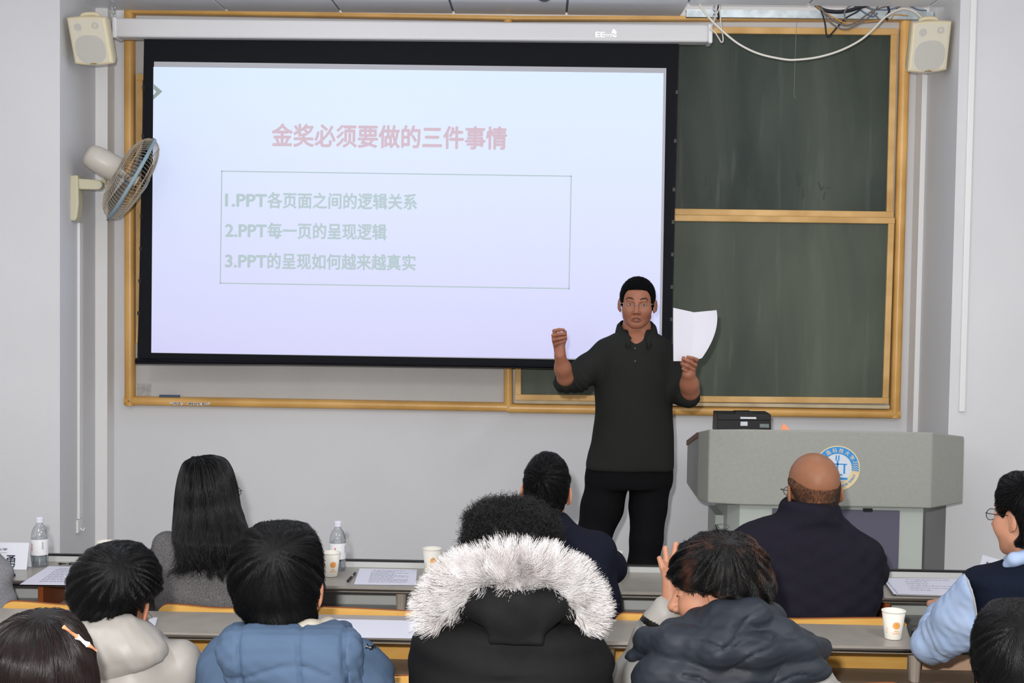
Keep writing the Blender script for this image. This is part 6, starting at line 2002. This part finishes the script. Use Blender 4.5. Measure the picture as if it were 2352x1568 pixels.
ho, hv = wear(pp_, 'hair', fh, (lo[0], D3 - 0.16, lo[2]), (hi[0], D3 + 0.16, hi[2]), 0.0055, m_hair3)
strands('hair_curls', fh, hv, 6500, lambda p: grad(fh, p)[0] * 0.7 + np.stack([ripple(1, 60, 61)(p), ripple(1, 60, 62)(p), ripple(1, 60, 63)(p)], 1) * 0.5, 0.024, 11, m_hairs3, ho, rad=0.0005, lift=0.0, hug=0.0, wild=0.5, seed=44, curl=0.0048, curlf=2.0)

# ---- wavy hair in profile, chin on hand, dark padded hood round the neck
m_puff = mat('slate_black_puffer', (46, 52, 62), 0.55, 0.25, var=0.12, vscale=3, stretch=(1, 1, 14), gain=g(D3), bump=0.05, bscale=160)
m_coat = mat('off_white_coat', (206, 202, 196), 0.5, 0.3, var=0.03, vscale=8, gain=g(D3))
c = hc(1641, 1352, D3 + 0.0)
tk = sil([(1430, 1560, 1750, 0.10), (1450, 1525, 1800, 0.13), (1475, 1498, 1850, 0.145), (1505, 1470, 1880, 0.155), (1535, 1450, 1896, 0.16), (1568, 1446, 1908, 0.16), (1700, 1442, 1908, 0.16), (1850, 1440, 1890, 0.155), (2000, 1450, 1880, 0.15)], D3)
dh = D3 + 0.12
eli, wri = P(1452, 1562, D3 + 0.26), P(1541, 1404, dh)
palm_ = union([cone(wri, P(1533, 1322, dh), 0.021, 0.0125), cone(wri, P(1545, 1314, dh), 0.021, 0.013), cone(wri, P(1557, 1316, dh + .01), 0.021, 0.013), cone(P(1541, 1420, dh + 0.01), wri, 0.024, 0.023)], 0.012)
FI = [fing(((1530, 1330, 0.0), (1521.5, 1303, -0.004), (1515, 1282, 0.002)), dh, 0.0086), fing(((1536, 1320, 0.0), (1531.5, 1288, -0.006), (1528, 1259, 0.0)), dh, 0.0092),
      fing(((1546, 1316, 0.0), (1547.5, 1282, -0.004), (1552.5, 1250, 0.002)), dh, 0.0096), fing(((1558, 1318, 0.01), (1566, 1286, 0.006), (1571, 1262, 0.012)), dh, 0.0090)]
thI = chain([P(1556, 1385, dh - 0.01), P(1572, 1352, dh - 0.015), P(1577, 1332, dh - 0.01)], [0.014, 0.011, 0.0085], 0.004)
faI = cone(eli, wri, 0.034, 0.024)
def handI(p):
    d = smin(palm_(p), faI(p), 0.014)
    d = smin(d, thI(p), 0.006)
    for q in FI: d = smin(d, q(p), 0.003)
    return d
px0 = P(1672, 1520, D3).x
pk = seated('person with wavy brown-black hair in profile, dark hood round neck, hand raised', px0, D3, c, rotm(1.30, -0.16, 0.0), (0.95, 0.98, 0.96), tk, m_coat, skin('profile_person_skin', (226, 160, 128), D3), 1.02, 0.20, folds=(0.003, 26), sleeve=0.064, jname='coat', hh=0.003,
            elbows=[tuple(eli), (px0 + 0.27, D3 + 0.1, 0.82)], wrists=[tuple(wri), (px0 + 0.12, D3 + 0.32, 0.80)], hands=((handI, [wri + Vector((-0.06, -0.02, -0.03)), P(1580, 1238, dh), P(1500, 1300, dh)]), None))
cu = union([chain([P(1530, 1408, dh), P(1500, 1455, dh + 0.03), eli], [0.034, 0.044, 0.05], 0.02), cone(P(1527, 1402, dh - 0.0), P(1512, 1425, dh), 0.036, 0.039)], 0.015)
cu = add(cu, ripple(0.0025, 50, 23))
lo, hi = bounds([P(1530, 1395, dh), eli, P(1430, 1520, dh)], 0.06)
def stripe(cc):
    a, b = V3(P(1508, 1400, dh)), V3(P(1462, 1500, dh))
    t = ((cc - a) @ (b - a)) / ((b - a) @ (b - a))
    return ((t > 0.20) & (t < 0.34)).astype(np.int32)
wear(pk, 'sleeve_cuff', cu, lo, hi, 0.003, [m_coat, m_dark], stripe, parent=pk.jo)
def band(pts, rad, flat, k=0.02):
    """a roll of padded cloth, flattened along the line of sight"""
    return chain(pts, rad, k)
neckroll = chain([P(1585, 1440, D3 + 0.04), P(1600, 1430, D3 - 0.06), P(1660, 1418, D3 - 0.120), P(1730, 1412, D3 - 0.115), P(1766, 1420, D3 - 0.03), P(1765, 1425, D3 + 0.05)], [0.026, 0.032, 0.037, 0.038, 0.036, 0.03], 0.02)
under = union([chain([P(1545, 1452, D3 - 0.04), P(1660, 1450, D3 - 0.13), P(1790, 1466, D3 - 0.10), P(1850, 1476, D3 - 0.05)], [0.036, 0.050, 0.044, 0.03], 0.03)], 0)
bandr = chain([P(1487, 1472, D3 - 0.06), P(1550, 1480, D3 - 0.125), P(1650, 1486, D3 - 0.170), P(1750, 1494, D3 - 0.165), P(1840, 1492, D3 - 0.115), P(1880, 1492, D3 - 0.03)], [0.034, 0.043, 0.046, 0.040, 0.036, 0.03], 0.02)
low = union([ell(P(1575, 1556, D3 - 0.115), (0.125, 0.075, 0.080)), ell(P(1690, 1550, D3 - 0.135), (0.15, 0.06, 0.060)), ell(P(1815, 1534, D3 - 0.115), (0.095, 0.058, 0.036))], 0.03)
tab = chain([P(1478, 1495, D3 - 0.05), P(1452, 1506, D3 - 0.04), P(1437, 1508, D3 - 0.035)], [0.026, 0.014, 0.005], 0.01)
def crease(p):
    x, z = p[:, 0] - P(1670, 1500, D3).x, p[:, 2] - P(1670, 1500, D3).z
    o = np.zeros(len(p))
    for a, b, w, h, x0, x1 in ((0.62, 0.030, 0.004, 0.007, -0.02, 0.08), (-0.5, -0.058, 0.004, 0.006, -0.13, 0.0), (0.16, -0.028, 0.0035, 0.006, 0.02, 0.22), (1.2, -0.10, 0.004, 0.006, -0.01, 0.10), (0.05, 0.075, 0.003, 0.005, -0.1, 0.05), (-0.3, 0.11, 0.0035, 0.005, 0.03, 0.14), (0.75, 0.10, 0.004, 0.006, -0.06, 0.05)):
        o += h * np.exp(-((z - a * x - b - 0.006 * np.sin(x * 60)) / w) ** 2) / (1 + np.exp(-(x - x0) * 90)) / (1 + np.exp((x - x1) * 90))
    return o.astype(np.float32)
dark = union([neckroll, under, bandr, low, tab], 0.007)
dark = add(add(dark, crease), add(ripple(0.0022, 38, 29), ripple(0.0009, 120, 30, (0.5, 1, 2))))
lo, hi = bounds([P(1425, 1655, D3), P(1912, 1368, D3)], 0.02)
dk, _ = wear(pk, 'hood', dark, (lo[0], D3 - 0.27, lo[2]), (hi[0], D3 + 0.10, hi[2]), 0.0052, m_puff, parent=pk.jo)
wl5 = hc(1668, 1248, D3 - 0.05)
m_brn = mat('brown_black_hair', (9, 7, 7), 0.5, 0.2)
m_brns = mat('brown_black_hair_strand', (9, 8, 8), 0.36, 0.3, rgb2=(62, 38, 30), vscale=14, lo=0.5, hi=0.66)
wave_cut = [ell((0, 0.118, -0.082), (0.095, 0.080, 0.088)), ell((0.084, 0.012, -0.030), (0.02, 0.026, 0.026)), ell((-0.084, 0.012, -0.030), (0.02, 0.026, 0.026)), ell((0, 0.055, -0.095), (0.095, 0.055, 0.065))]
wf, wo = head_hair(pk, [(1226, 1642, 1688, 0.03), (1232, 1612, 1716, 0.07), (1246, 1584, 1737, 0.096), (1268, 1558, 1753, 0.112), (1295, 1545, 1765, 0.118), (1322, 1538, 1774, 0.118), (1338, 1546, 1776, 0.115), (1350, 1588, 1775, 0.105), (1362, 1630, 1770, 0.095), (1376, 1662, 1760, 0.085), (1390, 1684, 1742, 0.07)], D3, wl5, 57, strn=8000, ln=0.075, lift=0.003, wave=0.9, wfreq=30, lock=0.0045, rad=0.00045, swirl=0.8, m1=m_brn, m2=m_brns, cut=wave_cut, wild=0.03, tipn=0)
for f_seed in (3, 4):
    vv_ = extract(wf, np.array(pk.c) - 0.16, np.array(pk.c) + 0.16, 0.008)[0]
    strands('hair_curls', wf, vv_, 320, away(wl5, 0.6, 0.6, 1.0, 26, 70 + f_seed), 0.06, 12, m_brns, wo, rad=0.0005, lift=0.006, seed=80 + f_seed, wild=0.05, curl=0.004, curlf=0.7)
strands('fringe_hairs', wf, vv_, 160, away(wl5, 1.5, 0.0, 0.35, 38, 90), 0.028, 8, m_brns, wo, rad=0.0007, lift=0.004, seed=91, wild=0.2, hug=0.3, keep=lambda v: (v[:, 0] < P(1640, 1300, D3).x) & (v[:, 2] < P(1600, 1320, D3).z))
for sg in (-1, 1):
    f = moved(chain([(sg * 0.046, 0.078, -0.002), (sg * 0.034, 0.0872, -0.0035), (sg * 0.021, 0.0855, -0.003)], [0.0012, 0.0018, 0.0012], 0.001), pk.c, pk.R, pk.s)
    solid('eyelashes', f, np.array(pk.L(sg * .032, .08, 0)) - 0.025, np.array(pk.L(sg * .032, .08, 0)) + 0.025, 0.0014, m_iris, pk.t)

# ================================================================== nearest row: two heads at the bottom corners
D4 = 2.55
m_coatd = mat('dark_coat', (40, 38, 42), 0.8, 0.15)
c = hc(86, 1572, D4 + 0.02)
t4 = sil([(1640, 20, 150, 0.07), (1665, -30, 200, 0.10), (1700, -110, 280, 0.125), (1760, -150, 320, 0.135), (1900, -160, 330, 0.14), (2200, -150, 320, 0.14), (2380, -150, 320, 0.14)], D4)
pq = seated('person with straight dark brown hair and a hair clip at the lower left corner', c.x, D4, c, rotm(-0.2, -0.15), (0.96,) * 3, t4, m_coatd, skin('brown_hair_skin', (220, 160, 130), D4), 1.02, 0.17)
m_dbr = mat('dark_brown_hair', (12, 8, 8), 0.5, 0.2)
m_dbrs = mat('dark_brown_hair_strand', (26, 17, 16), 0.30, 0.32)
wl6 = hc(96, 1418, D4 - 0.02)
hq, oq = head_hair(pq, [(1407, 75, 118, 0.03), (1412, 45, 140, 0.06), (1424, 15, 158, 0.085), (1445, -12, 176, 0.105), (1475, -34, 193, 0.120), (1510, -45, 206, 0.126), (1550, -50, 214, 0.125), (1600, -48, 222, 0.118), (1660, -40, 226, 0.10, -0.02), (1740, -25, 220, 0.07, -0.06), (1800, 0, 200, 0.03, -0.08)], D4, wl6, 71, strn=10000, ln=0.12, lift=0.003, wave=0.10, lock=0.0010, rad=0.00042, m1=m_dbr, m2=m_dbrs, down=1.3, ears=False, wild=0.06, h=0.005, tipn=0)
ca, cb_, cc_ = P(146, 1439, D4 - 0.055), P(202, 1480, D4 - 0.02), P(222, 1494, D4 - 0.005)
bm = NB(); tube(bm, [ca, ca.lerp(cb_, 0.55)], 0.004, 8)
cl_ = obj('hair_clip', bm, mat('orange_clip', (214, 140, 104), 0.4), pq.t)
bm = NB(); tube(bm, [ca.lerp(cb_, 0.55), cb_], 0.0055, 8); obj('clip_band', bm, mat('white_clip', (236, 232, 228), 0.3), cl_)
bm = NB(); tube(bm, [cb_, cc_], [0.005, 0.002], 8); obj('clip_tip', bm, mat('orange_clip', (214, 140, 104), 0.4), cl_)

c = hc(2356, 1550, D4 + 0.02)
t5 = sil([(1640, 2290, 2420, 0.07), (1665, 2240, 2470, 0.10), (1700, 2150, 2560, 0.125), (1760, 2110, 2600, 0.135), (1900, 2100, 2610, 0.14), (2200, 2110, 2600, 0.14), (2380, 2110, 2600, 0.14)], D4)
pr = seated('person with short black hair at the lower right corner, back of head only', c.x, D4, c, rotm(0.25, -0.1), (0.98,) * 3, t5, m_coatd, skin('corner_person_skin', (226, 160, 130), D4), 1.02, 0.17)
head_hair(pr, [(1384, 2330, 2385, 0.03), (1390, 2300, 2415, 0.06), (1404, 2278, 2436, 0.085), (1430, 2258, 2454, 0.105), (1465, 2247, 2464, 0.115), (1505, 2243, 2468, 0.118), (1545, 2246, 2465, 0.114), (1585, 2258, 2452, 0.10, -0.01), (1615, 2285, 2428, 0.08, -0.02), (1640, 2320, 2400, 0.05, -0.03)], D4, hc(2345, 1440, D4 - 0.1), 83, strn=9000, ln=0.04, lift=0.005, wave=0.4, wfreq=30, swirl=0.4, rad=0.00042, lock=0.0018, tipn=0)
